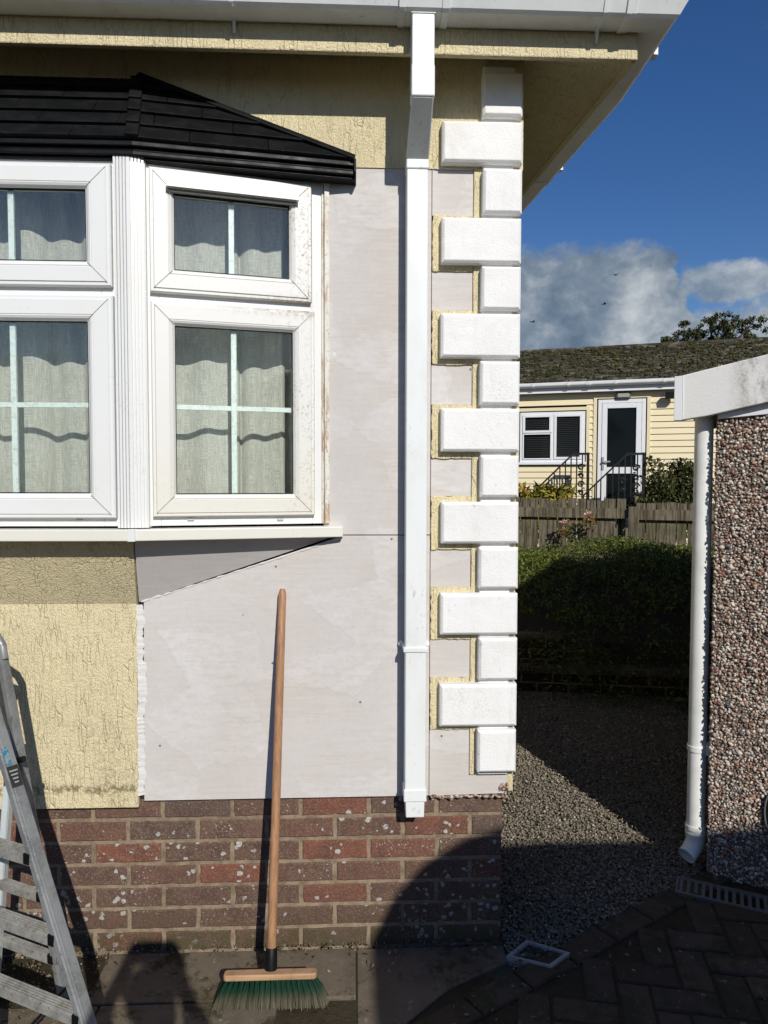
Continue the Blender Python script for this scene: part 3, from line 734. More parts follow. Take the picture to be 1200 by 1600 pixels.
# ---- bay window
YB = -.14
TH = math.atan2(-YB, XB1-XB0)
B = Frame((XB0, YB, 0), TH); Fb = Frame((XB0, YB, 0), 0.0)
PROF = [(0, 0), (0, -.016), (.003, -.020), (.010, -.020), (.0125, -.024), (.050, -.024), (.052, -.0215), (.054, -.0235), (.060, -.020), (.066, -.012), (.0675, -.012), (.0675, .012)]
def frame_mesh(mb, x0, x1, z0, z1, prof):
    """mitred frame swept round a rectangle: profile of (inset, y)"""
    loops = [[(x0+i, y, z0+i), (x1-i, y, z0+i), (x1-i, y, z1-i), (x0+i, y, z1-i)] for i, y in prof]
    vs = [v for lp_ in loops for v in lp_]; fs = []
    for a in range(len(loops)-1):
        for k in range(4):
            j = (k+1) % 4; fs.append((a*4+k, a*4+j, a*4+4+j, a*4+4+k))
    mb.add(vs, fs)
def mitres(mb, x0, x1, z0, z1, a, b, y, w_=.0007):
    for sx_, X in ((1, x0), (-1, x1)):
        for sz_, Z in ((1, z0), (-1, z1)):
            p = Vector((X+sx_*a, y, Z+sz_*a)); q_ = Vector((X+sx_*b, y, Z+sz_*b)); n_ = Vector((sx_, 0, -sz_)).normalized()*w_
            mb.bar(p, q_, n_, Vector((0, .0006, 0)))
def sub(o, fr):                      # place a mesh built in a bay frame
    o.location = fr.o; o.rotation_euler = (0, 0, fr.a); return o
bay = MB()                           # fixed outer frame in world coordinates
GL = {}
def outer(fr, x0, x1, z0, z1, zm):
    def bx(a, b, c, d_, y0=-.0, y1=.05):
        A = [fr.w(x, y0, z) for x, z in ((a, c), (b, c), (b, d_), (a, d_))]; Bq = [fr.w(x, y1, z) for x, z in ((a, c), (b, c), (b, d_), (a, d_))]
        bay.hexa(A, Bq)
    s_ = .040
    bx(x0, x0+s_, z0, z1); bx(x1-s_, x1, z0, z1); bx(x0+s_, x1-s_, z0, z0+s_); bx(x0+s_, x1-s_, z1-s_, z1); bx(x0+s_, x1-s_, zm-.025, zm+.025)
z_head = B.Z(232, 246); z_foot = B.Z(232, 822)
zU0, zU1 = B.Z(233, 455, -.02), B.Z(233, 259, -.02)
zL0, zL1 = B.Z(237, 808, -.02), B.Z(235, 469, -.02)
bx0, bx1 = B.X(229), B.X(507)
outer(B, bx0+.002, bx1, z_foot, z_head, (zU0+zL1)/2)
fx1 = Fb.X(180, 0, 500); fx0 = fx1 - (Fb.X(180, 0, 500)-Fb.X(-150, 0, 500))
FZ = dict(U0=Fb.Z(150, 447, -.02), U1=Fb.Z(150, 254, -.02), L0=Fb.Z(150, 810, -.02), L1=Fb.Z(150, 461, -.02))
outer(Fb, fx0, fx1, z_foot, z_head, (FZ['U0']+FZ['L1'])/2)
PW = fx1-fx0
outer(Fb, fx0-PW, fx0-.001, z_foot, z_head, (FZ['U0']+FZ['L1'])/2)
bayo = bay.build('bay_window', m_upvc, home, bevel=.002)
# fluted corner post
cp = MB(); pts = []
xa, xb_ = Fb.X(181, -.01, 500), B.X(229, -.01, 500)
n = 9
for i in range(n+1):
    f = i/n
    if f < .5: p = Fb.w(xa*(1-f*2), -.012, 0)
    else: p = B.w(xb_*(f*2-1), -.012, 0)
    for dd, off_ in ((-.0035, .0), (-.0035, .72), (.004, .78), (.004, .98)):
        ff = f + off_/n
        if ff > 1: continue
        if ff < .5: q_ = Fb.w(xa*(1-ff*2), -.014+dd, 0)
        else: q_ = B.w(xb_*(ff*2-1), -.014+dd, 0)
        pts.append((q_.x, q_.y))
pts = pts + [(pts[-1][0], pts[-1][1]+.05), (XB0, YB+.06), (pts[0][0], pts[0][1]+.05)]
cp.prism(pts, z_foot-.004, z_head+.004, 'z'); cp.build('corner_post', m_upvc, bayo)
# cover trim at the wall end of the bay
ct = MB(); ct.bar(B.w(bx1+.006, -.006, z_foot), B.w(bx1+.006, -.006, z_head-.01), B.ux*.008, B.uy*.010); ct.bar(B.w(bx1-.006, -.002, z_foot), B.w(bx1-.006, -.002, z_head-.004), B.ux*.0035, B.uy*.004)
def f_rusty(t):
    o = t.coord(); z = t.sep(o)[2]; n_ = t.noise(t.map(o, (1.4, 1, .22)), 34, 6, .75); g = t.rng(t.noise(t.map(o, (1, 1, .7), loc=(0, 0, 5)), 4.5, 4, .6), .40, .60)
    c = t.mix(t.noise(o, 8, 4), (.76, .745, .69), (.66, .64, .55)); c = t.mix(t.m('MULTIPLY', t.m('MULTIPLY', t.rng(n_, .46, .56), g), .85), c, (.36, .20, .09))
    c = t.mix(t.m('MULTIPLY', t.rng(t.noise(o, 120, 5, .75), .56, .64), .6), c, (.16, .12, .06)); t.put(t.p.inputs['Base Color'], c)
ct.build('edge_trim', mat('rust_stained_trim', f_rusty, .5, .35), bayo, bevel=.002)

def sash(fr, x0, x1, z0, z1, gx0, gx1, gz0, gz1, vbar, hbar, mt, vent=None):
    wdt = ((gx0-x0)+(x1-gx1)+(gz0-z0)+(z1-gz1))/4
    k = wdt/.0675; prof = [(a*k, b-.0) for a, b in PROF]
    mb = MB(); frame_mesh(mb, x0, x1, z0, z1, prof); mb.cur = 1; mitres(mb, x0, x1, z0, z1, .012, .062*k, -.0245)
    s_ = sub(mb.build('sash', [mt, m_mitre], bayo), fr)
    i = wdt
    ga, gb, gc, gd = x0+i, x1-i, z0+i, z1-i
    mb = MB(); mb.box(ga-.003, gb+.003, -.0035, .0005, gc-.003, gd+.003)
    g = sub(mb.build('glass_pane', m_glass, bayo), fr)
    seal = MB(); frame_mesh(seal, ga-.001, gb+.001, gc-.001, gd+.001, [(0, -.0132), (.0022, -.0132), (.0026, -.001)])
    sub(seal.build('black_seal', m_blackpl, bayo), fr)
    mb = MB(); hw = .0085
    if hbar is not None:
        mb.box(ga+.002, vbar-hw, .004, .012, hbar-hw*.9, hbar+hw*.9); mb.box(vbar+hw, gb-.002, .004, .012, hbar-hw*.9, hbar+hw*.9)
    mb.box(vbar-hw, vbar+hw, .003, .013, gc+.001, gd-.001)
    sub(mb.build('glazing_bar', m_bar, bayo, bevel=.0015), fr)
    return ga, gb, gc, gd
def xz(fr, px, py, y=0): return fr.pix(px, py, y)
# right hand (angled) lights
sx0, sx1 = B.X(233, -.02, 350), B.X(487, -.02, 350)
g1 = sash(B, sx0, sx1, zU0, zU1, B.X(269, 0, 350), B.X(452, 0, 350), B.Z(269, 418), B.Z(269, 305), B.X(361.5, 0, 360), None, m_upvc_dirty)
sx0, sx1 = B.X(237, -.02, 640), B.X(492, -.02, 640)
g2 = sash(B, sx0, sx1, zL0, zL1, B.X(274, 0, 640), B.X(456, 0, 640), B.Z(274, 768), B.Z(274, 507), B.X(366, 0, 640), B.Z(320, 637), m_upvc_dirty)
# front lights (two, the farther one out of frame)
for k in range(2):
    o_ = -PW*k
    a0_, a1_ = fx0+.012, Fb.X(173, -.02, 350)
    sash(Fb, a0_+o_, a1_+o_, FZ['U0'], FZ['U1'], a0_+.075+o_, Fb.X(134, 0, 350)+o_, Fb.Z(134, 411), Fb.Z(134, 297), Fb.X(16, 0, 350)+o_, None, m_upvc)
    g3 = sash(Fb, a0_+o_, a1_+o_+.002, FZ['L0'], FZ['L1'], a0_+.075+o_, Fb.X(139, 0, 640)+o_, Fb.Z(139, 767), Fb.Z(139, 499), Fb.X(21, 0, 640)+o_, Fb.Z(139, 633), m_upvc)
# trickle vent over the upper right light, drip caps and drain slots
tv = MB(); vx0, vx1 = B.X(259, -.04, 290), B.X(467, -.04, 290); vz = B.Z(262, 291, -.04)
tv.box(vx0, vx1, -.047, -.024, vz-.001, vz+.012); tv.cur = 1
n = 90
for i in range(n):
    a = vx0+.006+(vx1-vx0-.012)*i/n; tv.box(a, a+.0014, -.044, -.026, vz-.006, vz-.001)
tv.cur = 0; tv.box(vx0+.004, vx1-.004, -.030, -.024, vz-.008, vz-.001)
sub(tv.build('trickle_vent', [m_upvc, m_mitre], bayo, bevel=.0015), B)
for px in (298, 438):
    x, z = B.pix(px, 812, -.002); mb = MB(); mb.box(x-.010, x+.010, -.006, -.0, z-.003, z+.003)
    sub(mb.build('drain_cap', m_grey, bayo, bevel=.002), B)
x, z = Fb.pix(124, 812, -.002); mb = MB(); mb.box(x-.010, x+.010, -.006, -.0, z-.003, z+.003); sub(mb.build('drain_cap', m_grey, bayo, bevel=.002), Fb)
# head board between window head and bay roof
hb = MB(); zr0 = z_head; zr1 = z_head + .06
hp = [(XL, YB+.004), (XB0, YB+.004), (XB1+.02, .0), (XB1+.02, .11), (XL, .11)]
hb.prism(hp, zr0+.0005, zr1, 'z'); hb.build('head_board', m_upvc, bayo)
# sill
zs1 = B.Z(232, 823, -.02); 
YS = -.050
def sill_ring(ext, z0, z1, x_end):
    nf = Vector((0, -1, 0)); nb = -B.uy
    # corner point where the two offset lines meet
    c_ = Vector((XB0, YB, 0)); k_ = ext/ (math.cos(TH/2)); bis = (nf+nb).normalized()
    c2 = c_ + bis*k_
    e = Vector((x_end, 0, 0)); 
    # point on offset line at x_end
    s_ = (x_end - c2.x)/B.ux.x; p2 = c2 + B.ux*s_
    return [(XL, YB-ext), (c2.x, c2.y), (p2.x, p2.y)]
xe = W.X(536, -.03, 830)
ring = sill_ring(.050, 0, 0, xe)
zs = Fb.Z(150, 828, -.050); zsb = Fb.Z(150, 846, -.050)
sl = MB(); sl.prism(ring + [(xe, .0-.004), (XB1, .0), (XB0, YB+.05), (XL, YB+.05)], zsb, zs, 'z'); 
sl.build('window_sill', m_upvc_dirty, bayo, bevel=.003)
jb = MB(); c2 = Vector((ring[1][0], ring[1][1], 0)); jb.box(c2.x-.010, c2.x+.012, c2.y-.0025, c2.y+.02, zsb-.001, zs+.0015); jb.build('sill_joint', m_upvc, bayo, bevel=.001)
# curtains behind the glass
def curtain(fr, x0, x1, z0, z1, y, seed, label):
    rr = np.random.default_rng(seed); nx, nz = 260, 50
    xs = np.linspace(0, 1, nx); wl = (x1-x0)
    ph = rr.uniform(0, 6.28, 6)
    s1 = xs*wl
    base = .018*np.sin(s1*2*math.pi/.155+ph[0]+1.2*np.sin(s1*9+ph[1])) + .010*np.sin(s1*2*math.pi/.083+ph[2]) 
    fold = .016*np.clip(np.sin(s1*2*math.pi/.26+ph[3]), .25, 1)
    kn = np.sort(rr.uniform(0, wl, int(wl/.055))); kv = rr.uniform(-.020, .022, len(kn)); kv[::2] = np.abs(kv[::2]); kv[1::2] = -np.abs(kv[1::2])
    irr = np.interp(s1, kn, kv); ker = np.hanning(15); ker /= ker.sum(); irr = np.convolve(np.pad(irr, 7, mode='edge'), ker, 'valid')
    for pc in rr.uniform(0, wl, 4): irr = irr + .012*np.clip((s1-pc)/.012, 0, 1)*np.clip(1-(s1-pc-.012)/.07, 0, 1)
    prof = irr+.4*base+.004
    zs_ = np.linspace(0, 1, nz); V = []
    for j, fz in enumerate(zs_):
        drift = .012*math.sin(fz*2.2+ph[4])
        for i in range(nx):
            V.append((x0+s1[i]+drift*math.sin(s1[i]*12+ph[5]), y+prof[i]*(1-.25*fz)+.004*math.sin(fz*5+s1[i]*20), z0+(z1-z0)*fz))
    F = [(j*nx+i, j*nx+i+1, (j+1)*nx+i+1, (j+1)*nx+i) for j in range(nz-1) for i in range(nx-1)]
    V = [fr.w(*v) for v in V]
    o = npmesh('curtain', [tuple(v) for v in V], F, m_curtain, smooth=True)
    sol = o.modifiers.new('thick', 'SOLIDIFY'); sol.thickness = .0012
    tag(o, label, 'curtain')
curtain(B, bx0+.02, bx1-.01, z_foot+.02, z_head-.01, .125, 4, 'pale linen curtain hanging behind the angled right window of the bay')
curtain(Fb, fx0-.02, fx1-.02, z_foot+.02, z_head-.01, .125, 9, 'pale linen curtain hanging behind the front window of the bay at the left edge')
curtain(Fb, fx0-PW, fx0-.03, z_foot+.02, z_head-.01, .125, 12, 'linen curtain in the farther front bay light beyond the left edge')

# aprons under the bay
za1 = zsb + .002
ap = MB(); zt_a = zsb+.01
Pc = Vector((XB0-.004, YB+.0, zt_a)); P218 = Vector((x218t+.004, -.004, zstep)); Pe = Vector((XB1+.06, -.002, zj))
ap.hexa([(XL, YB+.0, zt_a), (Pc.x, YB, zt_a), (x218t, -.013, zstep), (XL, -.013, zstep)],
        [(XL, YB+.03, zt_a+.01), (Pc.x, YB+.03, zt_a+.01), (x218t, .004, zstep+.01), (XL, .004, zstep+.01)])
ap.build('bay_apron', m_bark, home)
ap2 = MB(); 
A_ = [tuple(Pc+Vector((.003, .001, 0))), (XB1+.055, -.003, zt_a), (XB1+.045, -.003, zj+.002), tuple(P218+Vector((.002, 0, .002)))]
Bq = [(v[0], v[1]+.02, v[2]+.006) for v in A_]
ap2.hexa(A_, Bq); ap2.build('plywood_apron', m_ply, home)

# ---- bay roof
ov = .028
E1 = Vector((XB0+.01, YB-ov, 0)); E1.x = W.X(207, E1.y, 230); ze = W.Z(205, 219, E1.y); E1.z = ze
E2 = Vector((W.X(553, -.060, 245), -.060, ze)); A0 = Vector((W.X(216, 0, 123), .0, W.Z(216, 123)))
nrm = (E2-E1).cross(A0-E1).normalized()
if nrm.y > 0: nrm = -nrm
def on_plane(x, y):  # z of hip facet
    return E1.z - (nrm.x*(x-E1.x)+nrm.y*(y-E1.y))/nrm.z
W2 = E2 + Vector((-.002, .002, .002))
roof = MB()
NCO = 4
def left_pt(z): f = (z-ze)/(A0.z-ze); return E1.lerp(A0, f)
def right_pt(z):
    if z <= W2.z: return E2.lerp(W2, (z-ze)/(W2.z-ze))
    return W2.lerp(A0, (z-W2.z)/(A0.z-W2.z))
rr = random.Random(4)
def tile_row(La, Ra, Lb, Rb, nv, off_, tw=.23):
    """row of tiles: bottom line La-Ra, top line Lb-Rb, surface normal nv"""
    L = (Ra-La).length; u = (Ra-La).normalized(); s_ = off_*tw
    x = -s_
    while x < L:
        a = max(x, 0)+.0008; b = min(x+tw, L)-.0008; x += tw
        if b-a < .01: continue
        def topp(f):
            p = La+u*f
            # clamp the top within Lb..Rb
            tproj = (p-Lb).dot(u); LT = (Rb-Lb).length; tproj = min(max(tproj, 0), LT); return Lb+u*tproj
        p0, p1, p2, p3 = La+u*a, La+u*b, topp(b), topp(a)
        if (p3-p2).length < .004: p2 = p3 + u*.004
        n1 = nv*(.014+rr.uniform(-.001, .001)); n2 = nv*.003
        roof.hexa([p0+n1, p1+n1, p2+n2, p3+n2], [p0-nv*.004, p1-nv*.004, p2-nv*.006, p3-nv*.006])
zsn = [ze + (A0.z-ze)*f for f in (0, .20, .40, .60, .80, 1.0)]
for i in range(5):
    za_, zb_ = zsn[i], min(zsn[i+1]+.004, A0.z)
    tile_row(left_pt(za_), right_pt(za_), left_pt(zb_), right_pt(zb_), nrm, [.3, .75, .15, .6, .4][i])
# front facet
nf = Vector((0, -(A0.z-ze), abs(E1.y))).normalized(); nf = Vector((0, -abs(nf.y), abs(nf.z)))
for i in range(5):
    za_, zb_ = zsn[i], min(zsn[i+1]+.004, A0.z)
    la, lb = left_pt(za_), left_pt(zb_)
    # rows run from the hip to the left
    La = Vector((XL, la.y, la.z)); Lb = Vector((XL, lb.y, lb.z))
    tile_row(La, la, Lb, lb, nf, [.1, .55, .9, .35, .7][i])
ro = roof.build('bay_roof', m_tile, home, bevel=.0015, seg=1)
un = MB(); dn = Vector((0, .004, -.006)); un.add([tuple(A0+dn), tuple(E1+dn), tuple(E2+dn)], [(0, 1, 2)]); un.add([tuple(A0+dn), tuple(E1+dn), (XL, E1.y+.004, E1.z-.006), (XL, A0.y+.004, A0.z-.006)], [(0, 1, 2, 3)])
un.build('underlay', m_tile, ro)
ve = MB(); ve.bar(tuple(E2+nrm*.008), tuple(A0+nrm*.008), tuple((A0-E2).cross(nrm).normalized()*.010), tuple(nrm*.010)); ve.build('verge', m_tile, ro, bevel=.003)
hip = MB(); hv = (A0-E1).normalized(); side = Vector((1, .1, 0)); nh_ = (nrm+nf).normalized()
k = 5
for i in range(k):
    p = E1.lerp(A0, i/k*.97); q_ = E1.lerp(A0, ((i+1)/k)*.97+.008)
    hip.bar(p+nh_*.016, q_+nh_*.008, side*.019, nh_*.006)
hip.build('hip_cap', m_tile, ro, bevel=.003)
# moulded black fascia/gutter below the tiles
fa = MB()
def eave_prof(steps):
    for (d0, d1, za_, zb_) in steps:
        nb = -B.uy
        pf = lambda d_: [(XL, E1.y+d_), (E1.x-.0, E1.y+d_), (E2.x, E2.y+d_)]
        o_ = pf(d0); i_ = [(E2.x, .0), (E1.x, YB+.05), (XL, YB+.05)]
        fa.prism(o_+i_, za_, zb_, 'z')
eave_prof([(-.002, 0, ze-.016, ze-.001), (.010, 0, ze-.026, ze-.0165), (.004, 0, ze-.040, ze-.0265), (.016, 0, ze-.050, ze-.0405)])
fa.build('bay_fascia', m_blackpl, ro, bevel=.003)
ec = MB(); ec.prism([(0, ze-.052), (-.050, ze-.050), (-.066, ze-.034), (-.068, ze+.002), (-.055, ze+.010), (0, ze+.012)], E2.x, E2.x+.007, 'x'); ec.add([tuple(A0), tuple(E2+Vector((.004,0,.006))), (E2.x+.004, 0, ze+.006)], [(0, 1, 2)]); ec.build('end_cap', m_blackpl, ro, bevel=.001)

# ---- eaves: fascia, soffit, gutter
SD = Vector((-.096, .995, 0)).normalized()      # direction of the side eave
cx_ = XF
fs_ = MB()
fs_.prism([(XL, ZF), (XF, ZF), (XF, ZF+.17), (XL, ZF+.17)], YF, YF+.02)
fs_.build('fascia', m_bark, home, bevel=.004)
lsd = 4.8
cor = Vector((XF, YF, 0)); end = cor+SD*lsd; nS = Vector((SD.y, -SD.x, 0))
fs2 = MB(); fs2.hexa([tuple(cor+Vector((.0005, .0005, ZF))), tuple(end+Vector((0, 0, ZF))), tuple(end+Vector((0, 0, ZF+.17))), tuple(cor+Vector((.0005, .0005, ZF+.17)))],
                     [tuple(cor-nS*.02+Vector((0, .021, ZF))), tuple(end-nS*.02+Vector((0, 0, ZF))), tuple(end-nS*.02+Vector((0, 0, ZF+.17))), tuple(cor-nS*.02+Vector((0, .021, ZF+.17)))])
fs2.build('side_fascia', m_bark, home)
so_ = MB(); z0_ = ZF+.006
def slab4(a, b, c, d_, th=.012):
    so_.hexa([a, b, c, d_], [(p[0], p[1], p[2]+th) for p in (a, b, c, d_)])
wc = (XC, 0, ZS)
slab4((XL, YF+.018, z0_), (XF-.015, YF+.018, z0_), wc, (XL, 0.0, ZS))
e_in = end - nS*.018
slab4((XF-.015, YF+.018, z0_), (e_in.x, e_in.y, z0_), (XC-.02, e_in.y, ZS), wc)
m_soffit = mat('textured_soffit', lambda t: f_bark(t, (.78, .705, .44), (.26, .21, .10)), .85, .2)  # cracks coloured darker, standing in for relief shading the bump loses here
so_.build('soffit', m_soffit, home)
# roof over
rf = MB(); rf.prism([(YF-.06, ZF+.20), (3.0, ZF+1.1), (3.0, ZF+1.16), (YF-.06, ZF+.24)], XL, XF+.05, 'x'); rf.build('roof', m_mossroof, home)
# gutter profile (outward distance from the fascia, z)
zg = W.Z(800, 42, YF-.02)           # underside
GP = [(0, zg+.004), (.014, zg), (.070, zg+.003), (.080, zg+.010), (.112, zg+.074), (.122, zg+.080), (.122, zg+.094), (.114, zg+.094), (.110, zg+.084), (.068, zg+.015), (.012, zg+.012), (.006, zg+.088), (0, zg+.088)]
gt = MB()
def gutter_front(x0, x1, grow=0.0, mb=None):
    mb = mb or gt
    prof = [(YF-.002-d_-(grow if d_ > .005 else 0), z-(grow if z < zg+.03 else 0)) for d_, z in GP]
    mb.prism(prof, x0, x1, 'x')
# mitred corner: build the front run to the corner, then the side run
def gpt(d_, z, along, run):
    if run == 0: return (along, YF-.002-d_, z)
    p = cor + SD*along + nS*(.002+d_+.012*min(along/.3, 1)); return (p.x, p.y, z-.045*min(along/.3, 1))
mit = []
for d_, z in GP:                      # intersection of the two runs at distance d
    # front line y = YF-.002-d ; side line cor + SD*s + nS*(.002+d)
    s_ = (-.002-d_ - nS.y*(.002+d_))/SD.y; p = cor+SD*s_+nS*(.002+d_); mit.append((p.x, YF-.002-d_, z))
n = len(GP)
vs = [(XL, YF-.002-d_, z) for d_, z in GP] + mit; gt.add(vs, [((i+1) % n, i, n+i, n+(i+1) % n) for i in range(n)] + [tuple(range(n))])
mid_ = [gpt(d_, z, .3, 1) for d_, z in GP]; gt.add(mit+mid_, [((i+1) % n, i, n+i, n+(i+1) % n) for i in range(n)]); vs = mid_ + [gpt(d_, z, lsd, 1) for d_, z in GP]; gt.add(vs, [((i+1) % n, i, n+i, n+(i+1) % n) for i in range(n)] + [tuple(range(2*n-1, n-1, -1))])
guo = gt.build('gutter', m_pipe, home, smooth=True, angle=25)
# joints on the front run
for a, b, gg in ((623, 633, .006), (633, 690, .0035), (690, 702, .006), (976, 984, .005), (984, 992, .003)):
    mb = MB(); gutter_front(W.X(a, -.24, 20), W.X(b, -.24, 20), gg, mb); mb.build('gutter_union', m_pipe, guo, bevel=.0015)
for px in (359, 947, -90):
    mb = MB(); x = W.X(px, -.26, 20); gutter_front(x-.005, x+.005, .003, mb)
    mb.prism([(YF-.004, zg-.030), (YF-.012, zg-.034), (YF-.030, zg+.002), (YF-.085, zg+.022), (YF-.004, zg+.010)], x-.003, x+.003, 'x')
    mb.build('gutter_bracket', m_pipe, guo)
for s_ in (.155, .96, 1.75, 2.6, 3.5):
    mb = MB(); A_ = [gpt(d_+(.004 if d_ > .01 else 0), z-(.004 if z < zg+.03 else 0), s_-.012, 1) for d_, z in GP[:9]]; Bq = [gpt(d_+(.004 if d_ > .01 else 0), z-(.004 if z < zg+.03 else 0), s_+.012, 1) for d_, z in GP[:9]]
    m9 = 9; mb.add(A_+Bq, [((i+1) % m9, i, m9+i, m9+(i+1) % m9) for i in range(m9)]+[tuple(range(m9)), tuple(range(2*m9-1, m9-1, -1))])
    p0 = gpt(.127, zg+.070, s_-.013, 1); p1 = gpt(.127, zg+.070, s_+.013, 1)
    mb.bar(p0, p1, nS*.007, (0, 0, .013))
    mb.build('gutter_bracket', m_white, guo)

# ---- square downpipe with swan neck
dp = MB()
xd0, xd1 = W.X(643, YF-.075, 90), W.X(680, YF-.075, 90); hw = (xd1-xd0)/2; xdc = (xd0+xd1)/2
yt = YF-.042                                        # centre of the upper piece
def sq(x, y, z, w_=None, dpt=.032): w_ = w_ or hw; return [(x-w_, y-dpt, z), (x+w_, y-dpt, z), (x+w_, y+dpt, z), (x-w_, y+dpt, z)]
zA = zg+.005; zB_ = W.Z(660, 100, yt-.03); zC = W.Z(660, 149, yt-.032)
dp.hexa(sq(xdc, yt, zB_-.01, hw*.96, .031), sq(xdc, yt, zA, hw*.96, .031))
dp.hexa(sq(xdc, yt, zC, hw), sq(xdc, yt, zB_, hw))
xm0, xm1 = W.X(634.5, -.085, 700), W.X(667.5, -.085, 700); xmc = (xm0+xm1)/2; hm = (xm1-xm0)/2
ym = -.050; zD = W.Z(648, 247, ym-.035)
dp.hexa(sq(xmc, ym, zD, hm*1.05, .034), [(xdc-hw*.92, yt-.029, zC-.001), (xdc+hw*.92, yt-.029, zC-.001), (xdc+hw*.92, yt+.033, zC-.001), (xdc-hw*.92, yt+.033, zC-.001)])
zE = W.Z(655, 1240, ym-.035); zG = W.Z(655, 1278, ym-.03)
dp.hexa(sq(xmc, ym, zD-.030, hm*1.06, .0345), sq(xmc, ym, zD-.0005, hm*1.06, .0345))
dp.hexa(sq(xmc, ym, zE, hm, .032), sq(xmc, ym, zD-.0305, hm, .032))
dpo = dp.build('downpipe', m_pipe, home, bevel=.004)
mb = MB(); mb.hexa(sq(xmc, ym, zE-.028, hm*1.10, .0355), sq(xmc, ym, zE+.012, hm*1.10, .0355)); mb.hexa(sq(xmc, ym, zG, hm*.88, .028), sq(xmc, ym, zE-.029, hm*.93, .030)); mb.build('pipe_shoe', m_pipe, dpo, bevel=.003)
mb = MB(); zc = W.Z(650, 1015, ym-.03); mb.box(xmc-hm-.006, xmc+hm+.006, ym-.036, -.004, zc-.008, zc+.008)
for s_ in (-1, 1): mb.tube([(xmc+s_*(hm+.009), -.004, zc+.005), (xmc+s_*(hm+.009), -.022, zc+.005)], .009, 12)
mb.build('pipe_bracket', m_pipe, dpo, bevel=.002)
mb = MB(); mb.hexa(sq(xdc, yt, zA-.008, hw*1.06, .034), sq(xdc, yt, zA, hw*1.06, .034)); mb.build('outlet_collar', m_pipe, dpo, bevel=.002)

# ------------------------------------------------------------------ GROUND
def flat(name, pts, z, m_, th=.05):
    mb = MB(); mb.prism(pts, z-th, z, 'z'); o = mb.build(name, m_); tag(o, kind='structure'); return o
g0 = MB(); g0.add([(-150, -150, -.03), (150, -150, -.03), (150, 200, -.03), (-150, 200, -.03)], [(0, 1, 2, 3)]); tag(g0.build('ground', m_soil), kind='structure')
# concrete slabs by the wall
sl1 = MB()
ys = [ -.004, ground(300, 1566).y, ground(300, 1566).y-.5]
xsl = [XL+.02*0, -1.45, ground(572, 1540).x]
rr = random.Random(8)
sx_edges = [XL, -1.45, -.80, ground(560, 1540).x]
for (a, b) in ((XL, ground(145, 1540).x), (ground(145, 1540).x+.006, ground(556, 1540).x)):
    if a < XL+.01: continue
    sl1.box(a, b, ys[1], ys[0]-.02, -.06, .004)
for (a, b) in ((ground(145, 1590).x-.65, ground(145, 1590).x), (ground(145, 1590).x+.006, ground(430, 1590).x)):
    sl1.box(a, b, ys[2], ys[1]-.007, -.06, .003)
# paving: edging course along the gravel, herringbone beyond
e0 = ground(640, 1600); e1 = ground(1065, 1377)
ed = Vector((e1.x-e0.x, e1.y-e0.y, 0)).normalized(); en = Vector((ed.y, -ed.x, 0))
xq_ = ground(558, 1540).x; yq_ = e0.y + ed.y*(xq_-e0.x)/ed.x - .010
sl1.prism([(xq_, -.02), (xq_, yq_), (e0.x-.010, e0.y+.002), (ground(700, 1545).x, ground(700, 1545).y), (XBR, -.10), (XBR, -.02)], -.06, -.001, 'z')
tag(sl1.build('concrete_path', m_slab, bevel=.004), kind='structure')
bd = MB(); bd.box(-2.2, 3.4, -2.2, e0.y, -.09, -.0065); bd.box(-2.2, e0.x, e0.y, -.021, -.09, -.0075)
bd.prism([(e0.x, e0.y), (3.4, e0.y), (3.4, .9), (1.9, .9), (e1.x+.05, e1.y+.02)], -.09, -.0070, 'z'); bd.prism([(e0.x, -.1), (e0.x, e0.y), (e0.x+.3, e0.y+.3*ed.y/ed.x)], -.09, -.0085, 'z'); tag(bd.build('paving_bed', m_soil), kind='structure')
pv = MB()
def block(c, ang, L=.2, Wd=.1, z=.0):
    u = Vector((math.cos(ang), math.sin(ang), 0))*(L/2-.0035); v = Vector((-math.sin(ang), math.cos(ang), 0))*(Wd/2-.0035)
    zt = z+rr.uniform(-.003, .003); dz = rr.uniform(-.0012, .0012)
    i = .93; A_ = [c-u*i-v*i*.98, c+u*i-v*i*.98, c+u*i+v*i*.98, c-u*i+v*i*.98]; Bm = [c-u-v, c+u-v, c+u+v, c-u+v]
    vs = [(p.x, p.y, zt+dz*k_) for p, k_ in zip(A_, (-1, 1, 1, -1))] + [(p.x, p.y, zt-.006) for p in Bm] + [(p.x, p.y, -.08) for p in Bm]
    fs = [(0, 1, 2, 3)] + [((j+1) % 4+a, j+a, j+a+4, (j+1) % 4+a+4)[::-1] for a in (0, 4) for j in range(4)]
    pv.add(vs, fs)
ang = math.atan2(ed.y, ed.x)
base = Vector((e0.x, e0.y, 0)) - ed*1.2
for i in range(14):
    block(base+ed*(.1+i*.2)+en*.05, ang, z=.006)
